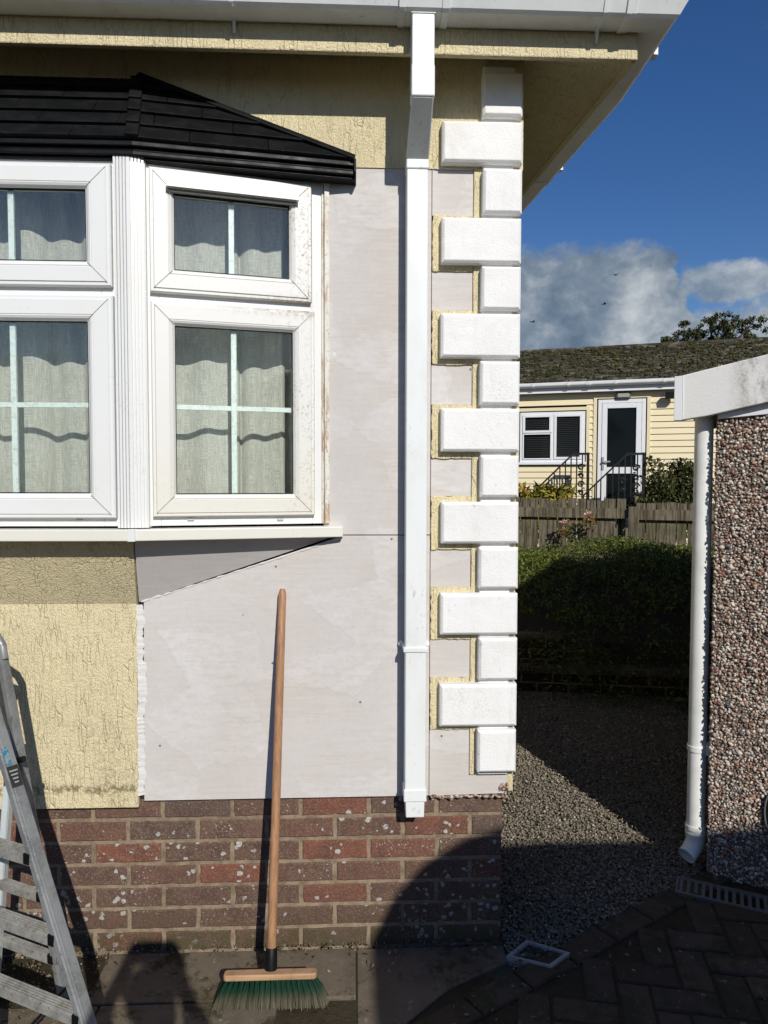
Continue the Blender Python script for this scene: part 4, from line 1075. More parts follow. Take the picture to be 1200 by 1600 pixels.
# herringbone lattice at 45 degrees to the edging
ha = ang + R(45)
U = Vector((math.cos(ha), math.sin(ha), 0)); V_ = Vector((-math.sin(ha), math.cos(ha), 0))
org = base + en*.1
gar_o = ground(1106, 1367)
GA = R(-28)
G = Frame((gar_o.x, gar_o.y, 0), GA)
for i in range(-40, 60):
    for j in range(-40, 60):
        # 4x4 tile pattern of 2:1 blocks in units of .1
        if (i-j) % 4 == 0: c = U*((i+1)*.1)+V_*((j+.5)*.1); a = ha
        elif (i-j) % 4 == 3: c = U*((i+.5)*.1)+V_*((j+1)*.1); a = ha+math.pi/2
        else: continue
        p = Vector((e0.x, e0.y, 0))+c
        r_ = p-org
        if r_.dot(en) < .055: continue
        if p.y < -1.9 or p.x < ground(575, 1590).x-.5 or p.x > 2.6 or p.y > .7: continue
        gl = Vector((p.x-G.o.x, p.y-G.o.y, 0))
        if gl.dot(G.uy) > -.19: continue
        block(p, a)
# soldier row around the corner under the wall
tag(pv.build('block_paving', m_paver, bevel=0), kind='structure')

# gravel: many stones over a bed
def in_poly_half(P):
    m_ = (P[:, 0] > XBR+.012) & (P[:, 0] < 2.2)
    rel = P[:, :2]-np.array([e0.x, e0.y]); m_ &= (rel @ np.array([en.x, en.y])) < -.005
    gl = P[:, :2]-np.array([G.o.x, G.o.y]); lx = gl @ np.array([G.ux.x, G.ux.y]); ly = gl @ np.array([G.uy.x, G.uy.y])
    m_ &= ~((lx > -.01) & (ly > -.22))
    return m_
P = np.zeros((170000, 3)); yy = -.30 + 4.2*rng.uniform(0, 1, len(P))**1.35; P[:, 1] = yy; P[:, 0] = rng.uniform(.3, 2.2, len(P))
vis = P[:, 0] < (yy+2.33)*.50+.15
P = P[in_poly_half(P) & vis][:68000]; P[:, 2] = rng.uniform(-.018, .001, len(P))
Vs, Fs = stones(P, rng.uniform(.0032, .0078, len(P))*(1+.3*(P[:, 1] > 1.5)), (1, .8, .55), (1, 1, .75))
go = npmesh('gravel', Vs, Fs, m_gravel); tag(go, 'grey angular gravel filling the passage between house and garage', 'gravel', kind='stuff')
gb = MB(); gb.prism([(XBR-.2, -.28), (ground(700, 1560).x, -.28), (2.3, .6), (2.3, 6), (XBR-.2, 6)], -.10, -.020, 'z')
tag(gb.build('gravel_bed', mat('gravel_bed', lambda t: t.put(t.p.inputs['Base Color'], t.mix(t.noise(t.coord(), 90, 4, .7), (.05, .046, .038), (.12, .11, .09))), .9, .1)), kind='structure')
# leaf litter and crumbs of debris
P = np.zeros((520, 3)); P[:, 0] = rng.uniform(-1.3, 1.5, 520); P[:, 1] = -.02-np.abs(rng.normal(0, .09, 520)); 
k = 200; P[:k, 0] = rng.uniform(-1.35, -.78, k); P[:k, 1] = rng.uniform(-.45, -.01, k)
k2 = 120; P[k:k+k2, 0] = rng.uniform(-.1, 1.5, k2); P[k:k+k2, 1] = rng.uniform(-.6, .3, k2)
P[:, 2] = .009
N_ = np.tile([0, 0, 1.0], (len(P), 1)); V1, F1 = leaves(P, rng.uniform(.006, .020, len(P)), N_, .6, .35)
lo = npmesh('fallen_leaves', V1, F1, m_litter); tag(lo, 'small brown fallen leaves and crumbs along the foot of the wall', 'leaf litter', kind='stuff')
P = np.zeros((1500, 3)); P[:, 0] = rng.uniform(XL, XBR, 1500); P[:, 1] = .005-np.abs(rng.normal(0, .020, 1500)); P[:, 2] = .004
P[:900, 0] = rng.uniform(-1.4, -.80, 900); P[:900, 1] = rng.uniform(-.5, -.01, 900)
Vs, Fs = stones(P, rng.uniform(.0012, .0050, len(P)), (1, .8, .6)); so2 = npmesh('grit', Vs, Fs, mat('grit', lambda t: t.put(t.p.inputs['Base Color'], t.ramp(t.island(), [(0, (.07, .055, .035)), (.6, (.12, .095, .06)), (.9, (.20, .175, .13)), (.97, (.34, .31, .26))])), .9, .1)); tag(so2, 'loose grit and mortar crumbs along the brick plinth', 'grit', kind='stuff')

# drain cover
dc = thing('drain_cover', 'small square inspection cover with pale metal rim set in the gravel beside the brick corner', 'drain cover')
cs = [ground(791, 1496, .004), ground(823, 1471, .004), ground(891, 1491, .004), ground(862, 1513, .004)]
cc = sum(cs, Vector())/4; dc.location = cc
mb = MB(); ins = [c.lerp(cc, .17) for c in cs]
for i in range(4):
    j = (i+1) % 4
    mb.hexa([cs[i]-cc+Vector((0, 0, .006)), cs[j]-cc+Vector((0, 0, .006)), ins[j]-cc+Vector((0, 0, .006)), ins[i]-cc+Vector((0, 0, .006))], [cs[i]-cc-Vector((0, 0, .03)), cs[j]-cc-Vector((0, 0, .03)), ins[j]-cc-Vector((0, 0, .03)), ins[i]-cc-Vector((0, 0, .03))])
mb.build('rim', m_galv, dc)
mb = MB(); mb.prism([((c-cc).x, (c-cc).y) for c in ins], -.03, -.004, 'z')
m_lid = mat('lid_dark', lambda t: t.put(t.p.inputs['Base Color'], t.mix(t.rng(t.noise(t.coord(), 40, 5, .7), .5, .62), (.035, .032, .028), (.13, .12, .09))), .8, .2)
uu = (ins[3]-ins[0]).normalized(); vv2 = (ins[1]-ins[0])
for i in range(7):
    f = .25+.08*i; p = ins[0]-cc+vv2*.55+ (ins[3]-ins[0])*f; mb.bar(p+Vector((0, 0, -.002)), p+vv2*.22+Vector((0, 0, -.002)), uu*.004, (0, 0, .003))
mb.build('lid', m_lid, dc)

# ------------------------------------------------------------------ BROOM
yb = -.245
hx = W.X(424, yb, 1528); 
br_o = Vector((W.X(422, yb-.02, 1588), yb-.02, 0))
broom = thing('broom', 'yard broom with green bristles and wooden handle leaning against the plywood wall', 'broom', br_o)
pt = Vector(W.pix(441.5, 920, -.016)); topv = Vector((pt.x, -.018, pt.y)) - br_o
zsock = .128; botv = Vector((W.X(424, yb, 1520), yb, zsock)) - br_o
pts = [botv.lerp(topv, f) + Vector((0, 0, 0)) for f in (0, .25, .5, .75, .985, 1)]
mb = MB(); mb.tube(pts, [.0138, .0138, .0134, .013, .0125, .008], 20); mb.build('handle', m_handle, broom, smooth=True)
dirv = (topv-botv).normalized()
mb = MB(); mb.tube([botv-dirv*.030, botv+dirv*.026, botv+dirv*.030], [.0185, .017, .0145], 20); mb.build('socket', m_blackpl, broom, smooth=True, angle=50)
hx0, hx1 = W.X(350, yb-.02, 1540)-br_o.x, W.X(495, yb-.02, 1540)-br_o.x
hz1 = .100; hz0 = .082
mb = MB(); n = 14
def rr_rect(x0, x1, y0, y1, r, k=5):
    out = []
    for cxx, cyy, a0_ in ((x1-r, y1-r, 0), (x0+r, y1-r, 90), (x0+r, y0+r, 180), (x1-r, y0+r, 270)):
        for i in range(k+1): a = R(a0_+90*i/k); out.append((cxx+r*math.cos(a), cyy+r*math.sin(a)))
    return out
mb.prism(rr_rect(hx0, hx1, -.019, .019, .011), hz0, hz1, 'z'); mb.v = [(a, b, c-(b)*.17) for a, b, c in mb.v]; ho = mb.build('head', m_head, broom, bevel=.004, seg=3)
# bristles: tufts of thin tapering fibres
V = []; F = []; b0 = 0
for row in range(5):
    yr = -.015+.0075*row
    for k in range(18):
        fx = (k+.5+(.25 if row % 2 else -.1))/18; x0 = hx0+.004+(hx1-hx0-.008)*fx
        spread = (fx-.5)*2
        for i in range(40):
            a = rng.uniform(0, 6.28); r0 = rng.uniform(0, .0022)
            p = np.array([x0+r0*math.cos(a), yr+r0*math.sin(a), hz0+.002-yr*.17])
            L = rng.uniform(.92, 1.04)
            q_ = np.array([x0+spread*.022+math.copysign(abs(spread)**3*.012, spread)+rng.normal(0, .0045), yr*1.6+(.004 if 1 else 0)+rng.normal(0, .005), rng.uniform(.0, .008) if rng.random() < .85 else rng.uniform(.008, .02)])
            mid = (p+q_)/2+np.array([spread*.004, rng.normal(0, .001), 0])
            th = math.pi*rng.random(); wv = np.array([math.cos(th*.3), math.sin(th*.3), 0])*.0013
            for s0, c_ in ((0, p), (1, mid), (2, q_)):
                V += [c_-wv, c_+wv]
            F += [(b0, b0+1, b0+3, b0+2), (b0+2, b0+3, b0+5, b0+4)]; b0 += 6
o = npmesh('bristles', V, F, m_bristle, parent=broom)

# ------------------------------------------------------------------ STEPLADDER (left edge)
foot_r = pd(100, 1560, 2.07)
ladp = Vector((foot_r.x-.25, foot_r.y-.1, 0))
lad = thing('stepladder', 'paint spattered aluminium stepladder standing open at the left edge', 'ladder', ladp)
TD = Vector((-.90, .44, 0)).normalized()          # direction of the treads, towards the left
TN = Vector((-.44, -.90, 0)).normalized()
def L_(p): return p - ladp
s_top, s_bot = pd(-6, 1120, 1.92), pd(160, 1665, 1.72)
d_ = (s_bot-s_top).normalized(); s_bot2 = s_top + d_*((.01-s_top.z)/d_.z); s_top2 = s_top - d_*.16
mb = MB()
def channel(mb, p, q_, w_, dpt, TDv=TD, flip=1):
    """C-section stile: web facing sideways plus two flanges"""
    ax = (q_-p).normalized(); nn = TDv.cross(ax).normalized()
    mb.bar(p, q_, TDv*(.0016), nn*(dpt))
    mb.bar(p+nn*dpt+TDv*w_*flip, q_+nn*dpt+TDv*w_*flip, TDv*w_, nn*.0018); mb.bar(p-nn*dpt+TDv*w_*flip, q_-nn*dpt+TDv*w_*flip, TDv*w_, nn*.0018)
    mb.bar(p+nn*dpt*.45-TDv*.001, q_+nn*dpt*.45-TDv*.001, TDv*.0014, nn*.0028)
channel(mb, L_(s_top2), L_(s_bot2), .009, .0185)
mb.build('front_stile', m_alu, lad, bevel=.0012)
off = TD*.40
d2 = (d_ + TD*.10).normalized()
mb = MB(); p_b = s_top2+TD*.30; q_b = s_bot2 + TD*.44; channel(mb, L_(p_b), L_(q_b), .009, .0185, -TD); mb.build('front_stile', m_alu, lad, bevel=.0012)
# rear stiles
r_top, r_bot = pd(4, 1012, 2.0), pd(103, 1562, 2.08)
d3 = (r_bot-r_top).normalized(); r_bot2 = r_top+d3*((.012-r_top.z)/d3.z)
mb = MB(); channel(mb, L_(r_top), L_(r_bot2), .008, .0115); mb.build('rear_stile', m_alu, lad, bevel=.001)
mb = MB(); tp = L_(r_top); mb.tube([tp+Vector((.004, 0, -.03)), tp+Vector((0, 0, .005)), tp+TD*.02+Vector((0, 0, .03)), tp+TD*.07+Vector((0, 0, .045)), tp+TD*.22+Vector((0, 0, .048))], .011, 12); mb.build('top_hoop', m_alu, lad, smooth=True)
l_top, l_bot = pd(24, 1140, 2.12), pd(-6, 1560, 2.16)
d4 = (l_bot-l_top).normalized(); l_bot2 = l_top+d4*((.012-l_top.z)/d4.z)
mb = MB(); channel(mb, L_(l_top), L_(l_bot2), .008, .014, Vector((-.9, .1, 0)).normalized()); mb.build('rear_stile', mat('sunlit_aluminium', lambda t: t.put(t.p.inputs['Base Color'], t.mix(t.noise(t.coord(), 30, 4), (.60, .66, .68), (.45, .50, .52))), .4, .5), lad, bevel=.001)  # left leg's metal is paler, its sunlight painted into the colour
# treads
def tread(p, length, dep, m_, rib=True):
    mb = MB(); p = L_(p); q_ = p+TD*length
    mb.bar(p-TN*0, q_, TN*dep, Vector((0, 0, .008)))
    for k in range(5):
        o_ = TN*(dep*(-.8+.4*k)); mb.bar(p+o_+Vector((0, 0, .009)), q_+o_+Vector((0, 0, .009)), TN*dep*.11, Vector((0, 0, .0016)))
    mb.bar(p+TN*(dep-.002)-Vector((0, 0, .012)), q_+TN*(dep-.002)-Vector((0, 0, .012)), TN*.002, Vector((0, 0, .006)))
    to = mb.build('tread', m_, lad, bevel=.001)
    mb = MB(); mb.bar(p-TD*.002, p+TD*.020, TN*(dep+.004), Vector((0, 0, .0145))); mb.build('end_cap', m_blackpl, to, bevel=.003)
ax = (s_bot2-s_top2).normalized()
for (px, py) in ((52, 1340), (89, 1466), (126, 1592)):
    # point on the front stile at this height in the picture
    best = min((s_top2+ax*(k/200*(s_bot2-s_top2).length) for k in range(201)), key=lambda P_: abs(800-FPX*((P_-CAM).dot(up)/(P_-CAM).dot(fw))-py))
    tread(best+TD*.012, .37, .0185, m_tread)
for (px, py) in ((61, 1402), (75, 1497)):
    best = min((r_top+d3*(k/200*(r_bot2-r_top).length) for k in range(201)), key=lambda P_: abs(800-FPX*((P_-CAM).dot(up)/(P_-CAM).dot(fw))-py))
    p = best+TD*.010
    tread(p, .22 if py < 1450 else .26, .011, m_tread)
mb = MB(); p_, q_ = L_(s_top2+TD*-.01), L_(s_top2+TD*.31); mb.bar(p_, q_, TN*.075, Vector((0, 0, .012))); mb.build('top_platform', m_tread, lad, bevel=.004)
# rubber feet, label stickers, locking brace
for p in (s_bot2, q_b, r_bot2, l_bot2):
    mb = MB(); a = L_(p); mb.box(a.x-.022, a.x+.022, a.y-.034, a.y+.034, -.001, .045); mb.build('rubber_foot', m_blackpl, lad, bevel=.006)
def on_stile(py, lift=.0024):
    best = min((s_top2+ax*(k/300*(s_bot2-s_top2).length) for k in range(301)), key=lambda P_: abs(800-FPX*((P_-CAM).dot(up)/(P_-CAM).dot(fw))-py)); return L_(best)-TD*lift
nn = TD.cross(ax).normalized()
if nn.dot(Vector((0, -1, 0))) < 0: nn = -nn
mb = MB(); a, b = on_stile(1196, .0030), on_stile(1228, .0030); mb.bar(a, b, TD*.0004, nn*.0165)
mb.cur = 1
for k in range(4):
    c_ = a.lerp(b, .2+.18*k)-TD*.0006; mb.bar(c_, c_+ax*.0035, TD*.0003, nn*(.012-.002*k))
m_lab = mat('label_black', lambda t: t.put(t.p.inputs['Base Color'], (.03, .03, .03)), .5, .3); m_labw = mat('label_white', lambda t: t.put(t.p.inputs['Base Color'], (.35, .36, .36)), .5, .3)
mb.build('warning_label', [m_lab, m_labw], lad)
mb = MB(); a, b = on_stile(1166, .0028), on_stile(1194, .0028); mb.bar(a+nn*.006, b+nn*.006, TD*.0004, nn*.008)
mb.build('blue_sticker', mat('sticker_blue', lambda t: t.put(t.p.inputs['Base Color'], t.mix(t.rng(t.noise(t.coord(), 90, 3), .48, .55), (.03, .20, .30), (.25, .30, .32))), .5, .3), lad)
mb = MB(); mb.tube([L_(pd(38, 1186, 1.98)), L_(pd(8, 1192, 1.99))], .009, 10); mb.tube([L_(pd(4, 1196, 1.93)), L_(pd(-30, 1200, 1.93))], .010, 10); mb.build('lock_knob', m_blackpl, lad, smooth=True)
mb = MB(); mb.tube([L_(pd(104, 1542, 2.03)), L_(pd(40, 1612, 1.86))], .004, 8); mb.build('strap', m_blackpl, lad)

# ------------------------------------------------------------------ GARAGE (right)
gar = thing('garage', 'pebbledashed garage with stained white gable board at the right edge', 'garage', G.o, GA)
GH = G.Z(1130, 600, 0); GW = 2.6; GD = 2.4
mb = MB(); mb.box(0.0, GW, .006, GD, -.05, GH); mb.build('wall', m_cement, gar)
# stones on the front face
def pebbles(n, w_, h, seed):
    g = np.random.default_rng(seed); s_ = .0098
    nx, nz = int(w_/s_), int(h/s_)
    X, Z = np.meshgrid(np.arange(nx)*s_, np.arange(nz)*s_); X = X+(np.arange(nz)[:, None] % 2)*s_/2
    P = np.stack([X.ravel(), np.zeros(X.size), Z.ravel()], 1); P[:, 0] += g.uniform(-.0045, .0045, len(P)); P[:, 2] += g.uniform(-.0045, .0045, len(P)); P[:, 1] = g.uniform(-.003, .005, len(P))
    return P
P = pebbles(0, 1.25, 2.0, 5); sz = rng.lognormal(math.log(.0066), .28, len(P))
Vs, Fs = stones(P, np.clip(sz, .003, .012), (1, .85, .6), (1, .75, 1))
npmesh('pebbledash', Vs, Fs, m_pebble, parent=gar)
# a strip of stones round the corner
P2 = pebbles(0, .20, 2.0, 6); P2 = np.stack([P2[:, 1], P2[:, 0]+.004, P2[:, 2]], 1)
Vs, Fs = stones(P2, np.clip(rng.lognormal(math.log(.0066), .28, len(P2)), .003, .012), (1, .85, .6), (.75, 1, 1)); npmesh('pebbledash', Vs, Fs, m_pebble, parent=gar)
# gable board
yo = -.05
bl = [G.pix(1056, 589, yo), G.pix(1066, 656, yo), G.pix(1104, 650, yo), G.pix(1200, 628, yo), G.pix(1200, 553, yo)]
xL_, zLt = bl[0]; slope = (bl[4][1]-bl[0][1])/(bl[4][0]-bl[0][0]); zLb = bl[1][1]
xr = .75; th_ = .0
x2, z2 = bl[2]; sb = (bl[3][1]-bl[2][1])/(bl[3][0]-bl[2][0])
poly = [(xL_, zLb), (xL_+.03, zLb), (x2, z2), (xr, z2+sb*(xr-x2)), (GW+.05, z2+sb*(xr-x2)-(GW-xr)*sb*.4), (GW+.05, zLt+slope*(xr-xL_)-(GW-xr)*slope*.4), (xr, zLt+slope*(xr-xL_)), (xL_, zLt)]
mb = MB(); mb.prism(poly, yo, yo+.045); mb.build('gable_board', m_barge, gar, bevel=.004)
mb = MB(); xq = G.X(1066, yo-.004, 620); mb.box(xL_-.004, xq-.0, yo-.006, yo+.05, zLb-.002, zLt+.002)
mb.box(xq+.001, xq+.004, yo-.004, yo, zLb, zLt+.004); mb.build('board_end', m_white, gar, bevel=.003)
mb = MB(); # white strip under the board over the wall
a_ = G.pix(1108, 645, -.012); b_ = G.pix(1200, 640, -.012); xw = G.X(1112, -.012, 650)
mb.prism([(0.0, z2-.010), (xr, z2-.010+sb*.35*(xr)), (xr, z2+sb*xr+.03), (0.0, z2+.02)], -.014, -.002); mb.build('trim_strip', m_white, gar, bevel=.002)
mb = MB(); mb.prism([(xL_+.01, zLt-.03), (xr, zLt+slope*(xr-xL_)-.03), (GW+.04, zLt+slope*(xr-xL_)-(GW-xr)*slope*.4-.03), (GW+.04, zLt+slope*(xr-xL_)-(GW-xr)*slope*.4-.06), (xr, zLt+slope*(xr-xL_)-.06), (xL_+.01, zLt-.06)], yo+.046, GD)
mb.build('roof', m_cement, gar)
# round downpipe beside the corner (set just behind the front face)
pxc = (G.X(1083, .03, 700)+G.X(1112, .03, 700))/2
pipex = G.X(1093, .062, 1000); pr = .0345
zt_p = G.Z(1098, 648, .02); zb_p = G.Z(1092, 1310, .02)
pyl = .062
m_wpipe = mat('white_round_pipe', lambda t: t.put(t.p.inputs['Base Color'], t.mix(t.rng(t.noise(t.coord(), 9, 5, .65), .4, .7), (.78, .79, .77), (.66, .67, .63))), .35, .45)
mb = MB(); mb.tube([(pipex, pyl, zb_p), (pipex, pyl, zt_p+.12)], pr, 32, False); po = mb.build('round_downpipe', m_wpipe, gar, smooth=True)
mb = MB(); mb.tube([(pipex, pyl, zb_p+.04), (pipex, pyl, zb_p+.0), (pipex, pyl, zb_p-.03), (pipex-.008, pyl-.012, zb_p-.052), (pipex-.020, pyl-.028, zb_p-.070), (pipex-.030, pyl-.044, zb_p-.080)], [pr+.003, pr+.003, pr+.001, pr+.001, pr, pr], 28, False)
mb.tube([(pipex, pyl, zb_p+.020), (pipex, pyl, zb_p+.036)], pr+.0055, 28); mb.tube([(pipex, pyl, zb_p+.002), (pipex, pyl, zb_p+.008)], pr+.005, 28); mb.build('pipe_shoe', m_wpipe, po, smooth=True, angle=50)
zc = G.Z(1090, 1168, pyl); mb = MB(); mb.tube([(pipex, pyl, zc-.010), (pipex, pyl, zc+.010)], pr+.004, 28); mb.box(pipex+pr-.002, pipex+pr+.012, pyl-.020, pyl+.020, zc-.020, zc+.022); mb.build('pipe_clip', m_wpipe, po, smooth=True, angle=50)
# small vent ring on the wall at the picture edge
vx, vz_ = G.pix(1203, 1268, -.01); mb = MB()
ring_ = [(vx+.018*math.cos(a), -.016, vz_+.066*math.sin(a)) for a in [2*math.pi*i/24 for i in range(25)]]
mb.tube(ring_, .0035, 8); mb.cur = 1; mb.prism([(p[0], p[2]) for p in ring_[:-1]], -.012, -.004)
mb.build('wall_vent', [m_grate, m_blackpl], gar, smooth=True, angle=40)
# channel drain in front of the garage
chn = thing('channel_drain', 'grey slotted channel drain set in the paving along the garage front', 'drain', G.w(.0, -.13, 0), GA)
mb = MB(); x0, x1 = -.10, 1.3
mb.box(x0, x1, -.060, -.050, -.06, .006); mb.box(x0, x1, .050, .060, -.06, .006); mb.box(x0, x1, -.050, .050, -.065, -.05); mb.box(x0-.008, x0, -.060, .060, -.06, .006)
mb.build('channel', m_grate, chn)
mb = MB(); k = 0; x = x0+.004
while x < x1-.02: mb.box(x, x+.012, -.049, .049, -.010, .005); x += .026
mb.box(x0, x1, -.0495, -.043, -.010, .0045); mb.box(x0, x1, .043, .0495, -.010, .0045); mb.build('grating', m_grate, chn, bevel=.001)

# ------------------------------------------------------------------ BUNGALOW (far)
uo = pd(950, 757, 12.2); UA = R(-20.7)
Uf = Frame((uo.x, uo.y, 0), UA)
bun = thing('bungalow', 'cream weatherboarded bungalow with mossy tiled roof and white door beyond the fence', 'house', Uf.o, UA)
ux0, ux1 = Uf.X(430), Uf.X(1420)
uzg = Uf.Z(950, 612)               # top of boarding
ub = .35
# openings
wx0, wx1 = Uf.X(812), Uf.X(913); wz1, wz0 = Uf.Z(860, 644), Uf.Z(860, 722)
dx0, dx1 = Uf.X(933), Uf.X(1007); dz1 = Uf.Z(970, 624); dz0 = dz1-2.12
mb = MB(); pitch = .104; z = ub
rects = [(wx0-.02, wx1+.02, wz0-.02, wz1+.02), (dx0-.02, dx1+.02, dz0-.05, dz1+.02)]
def boards(xa, xb2, z, zh):
    if xb2-xa < .02: return
    A_ = [(xa, -.026, z), (xb2, -.026, z), (xb2, -.006, z+zh), (xa, -.006, z+zh)]; Bq = [(xa, .0, z), (xb2, .0, z), (xb2, .0, z+zh), (xa, .0, z+zh)]
    mb.hexa(A_, Bq)
while z < uzg:
    zh = pitch
    cuts = [ux0]
    for r_ in rects:
        if z+zh > r_[2] and z < r_[3]: cuts += [r_[0], r_[1]]
    cuts.append(ux1)
    for a, b in zip(cuts[::2], cuts[1::2]): boards(a, b, z, zh)
    z += pitch
mb.build('weatherboarding', m_siding, bun)
mb = MB(); mb.box(ux0, ux1, .03, 5.5, 0, uzg+.15); mb.build('wall_core', m_dark, bun)
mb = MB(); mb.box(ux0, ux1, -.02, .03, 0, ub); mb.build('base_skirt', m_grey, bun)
mb = MB()
for r_ in rects:
    e = .055
    mb.box(r_[0]-e, r_[0], -.032, .0, max(r_[2]-.03, 0), r_[3]+e); mb.box(r_[1], r_[1]+e, -.032, .0, max(r_[2]-.03, 0), r_[3]+e); mb.box(r_[0], r_[1], -.0315, .0, r_[3], r_[3]+e)
mb.build('opening_trim', m_siding, bun)
# window
def ufr(mb, x0, x1, z0, z1, w_, y0, y1):
    mb.box(x0, x0+w_, y0, y1, z0, z1); mb.box(x1-w_, x1, y0, y1, z0, z1); mb.box(x0+w_, x1-w_, y0, y1, z0, z0+w_); mb.box(x0+w_, x1-w_, y0, y1, z1-w_, z1)
m_blue_white = m_white
mb = MB(); ufr(mb, wx0, wx1, wz0, wz1, .045, -.03, .03); xm_ = Uf.X(863); mb.box(xm_-.02, xm_+.02, -.03, .03, wz0+.045, wz1-.045); wo = mb.build('window', m_white, bun, bevel=.004)
zm_ = Uf.Z(840, 677)
for (a, b, c, d__, tag_) in ((wx0+.045, xm_-.02, zm_+.004, wz1-.045, 1), (wx0+.045, xm_-.02, wz0+.045, zm_-.004, 0), (xm_+.02, wx1-.045, wz0+.045, wz1-.045, 1)):
    mb = MB(); ufr(mb, a, b, c, d__, .042 if tag_ else .022, -.045, .01); mb.build('sash', m_white, wo, bevel=.005)
    mb = MB(); mb.box(a+.02, b-.02, -.01, .0, c+.02, d__-.02); mb.build('pane', m_darkglass, wo)
    # blind slats behind would be hidden by the dark pane: set them just in front as thin bright lines of the blind
    mb = MB(); zz = c+.06
    while zz < d__-.06: mb.box(a+.05, b-.05, -.0135, -.0105, zz, zz+.006); zz += .032
    mb.build('blind', mat('blind_slats', lambda t: t.put(t.p.inputs['Base Color'], (.055, .056, .05)), .6, .2), wo)
mb = MB(); mb.box(wx0-.02, wx1+.02, -.07, -.02, wz0-.045, wz0-.001); mb.build('sill', m_white, wo, bevel=.005)
# door
mb = MB(); ufr(mb, dx0, dx1, dz0, dz1, .060, -.035, .03); do = mb.build('door_frame', m_white, bun, bevel=.005)
mb = MB(); ufr(mb, dx0+.065, dx1-.065, dz0+.065, dz1-.065, .085, -.045, .01); zmid = Uf.Z(970, 735); mb.box(dx0+.15, dx1-.15, -.044, .01, zmid-.055, zmid+.055); dd = mb.build('door_leaf', m_white, do, bevel=.006)
mb = MB(); mb.box(dx0+.15, dx1-.15, -.015, .0, zmid+.055, dz1-.15); mb.build('upper_pane', m_darkglass, do)
mb = MB(); mb.box(dx0+.15, dx1-.15, -.015, .0, dz0+.15, zmid-.055); mb.build('lower_pane', m_darkglass, do)
hx_, hz_ = Uf.pix(942, 724, -.05); mb = MB(); mb.box(hx_-.018, hx_+.018, -.060, -.046, hz_-.11, hz_+.11); mb.box(hx_-.010, hx_+.12, -.095, -.080, hz_+.015, hz_+.040); mb.box(hx_-.01, hx_+.01, -.09, -.05, hz_+.015, hz_+.04); mb.build('door_handle', m_galv, do, bevel=.003)
# soffit, fascia, gutter, roof
yo = -.13; zgt = Uf.Z(950, 598, yo-.05)
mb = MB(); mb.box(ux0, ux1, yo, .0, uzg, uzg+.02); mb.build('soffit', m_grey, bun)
mb = MB(); mb.box(ux0, ux1, yo-.02, yo, uzg-.01, zgt+.02); mb.build('fascia', m_white, bun, bevel=.004)
mb = MB(); pr_ = [(yo-.022, zgt+.03), (yo-.022, zgt-.02), (yo-.05, zgt-.05), (yo-.09, zgt-.05), (yo-.125, zgt-.02), (yo-.13, zgt+.03)]
mb.prism(pr_, ux0, ux1, 'x'); guo2 = mb.build('gutter', m_white, bun, bevel=.01)
for px in (888, 918, 921, 962, 1038, 833):
    x = Uf.X(px, yo-.1, 600); mb = MB(); mb.prism([(a-.008 if a < yo-.03 else a, b-.008) for a, b in pr_], x-.02, x+.02, 'x'); mb.build('gutter_clip', m_white, guo2)
zrid = None
yr0 = yo-.08; zr0 = zgt+.03
# ridge height chosen from the picture at 2.6 m behind the eave
yrd = 2.3; zr1 = Uf.Z(1000, 543, yrd)
mb = MB(); nrow = 15; rr = random.Random(3)
for i in range(nrow):
    f0, f1 = i/nrow, (i+1.02)/nrow; ya, yb_ = yr0+(yrd-yr0)*f0, yr0+(yrd-yr0)*f1; za_, zb_ = zr0+(zr1-zr0)*f0, zr0+(zr1-zr0)*f1
    x = Uf.X(430)
    x -= rr.random()*.3
    while x < Uf.X(1330):
        w_ = .30; l = rr.uniform(-.008, .016)
        mb.hexa([(x+.006, ya, za_+.035+l), (x+w_-.006, ya, za_+.035+l), (x+w_-.006, yb_, zb_+.012+l), (x+.006, yb_, zb_+.012+l)], [(x+.006, ya, za_-.01), (x+w_-.006, ya, za_-.01), (x+w_-.006, yb_, zb_-.03), (x+.006, yb_, zb_-.03)]); x += w_
rfo = mb.build('roof', m_mossroof, bun)
mb = MB(); mb.prism([(yr0+.02, zr0-.02), (yrd, zr1-.03), (5.8, zr1-1.2), (5.8, zr1-1.25), (yrd, zr1-.10), (yr0+.02, zr0-.06)], Uf.X(430), Uf.X(1330), 'x'); mb.build('roof_deck', m_mossroof, rfo)
mb = MB(); x = Uf.X(430)
while x < Uf.X(1330): mb.tube([(x, yrd, zr1-.0), (x+.452, yrd, zr1-.0)], .075, 10); x += .45
mb.build('ridge_tiles', m_mossroof, rfo)
P = np.zeros((2600, 3)); a = rng.uniform(0, 1, 2600); P[:, 0] = rng.uniform(Uf.X(780), Uf.X(1280), 2600); P[:, 1] = yr0+(yrd-yr0)*a; P[:, 2] = zr0+(zr1-zr0)*a+.035
Vs, Fs = stones(P, rng.uniform(.008, .034, 2600), (1.6, 1, .6), (1, 1, .6)); m_moss = mat('moss_tufts', lambda t: t.put(t.p.inputs['Base Color'], t.mix(t.island(), (.022, .024, .007), (.095, .090, .040))), .95, .05)
npmesh('moss', Vs, Fs, m_moss, parent=rfo)
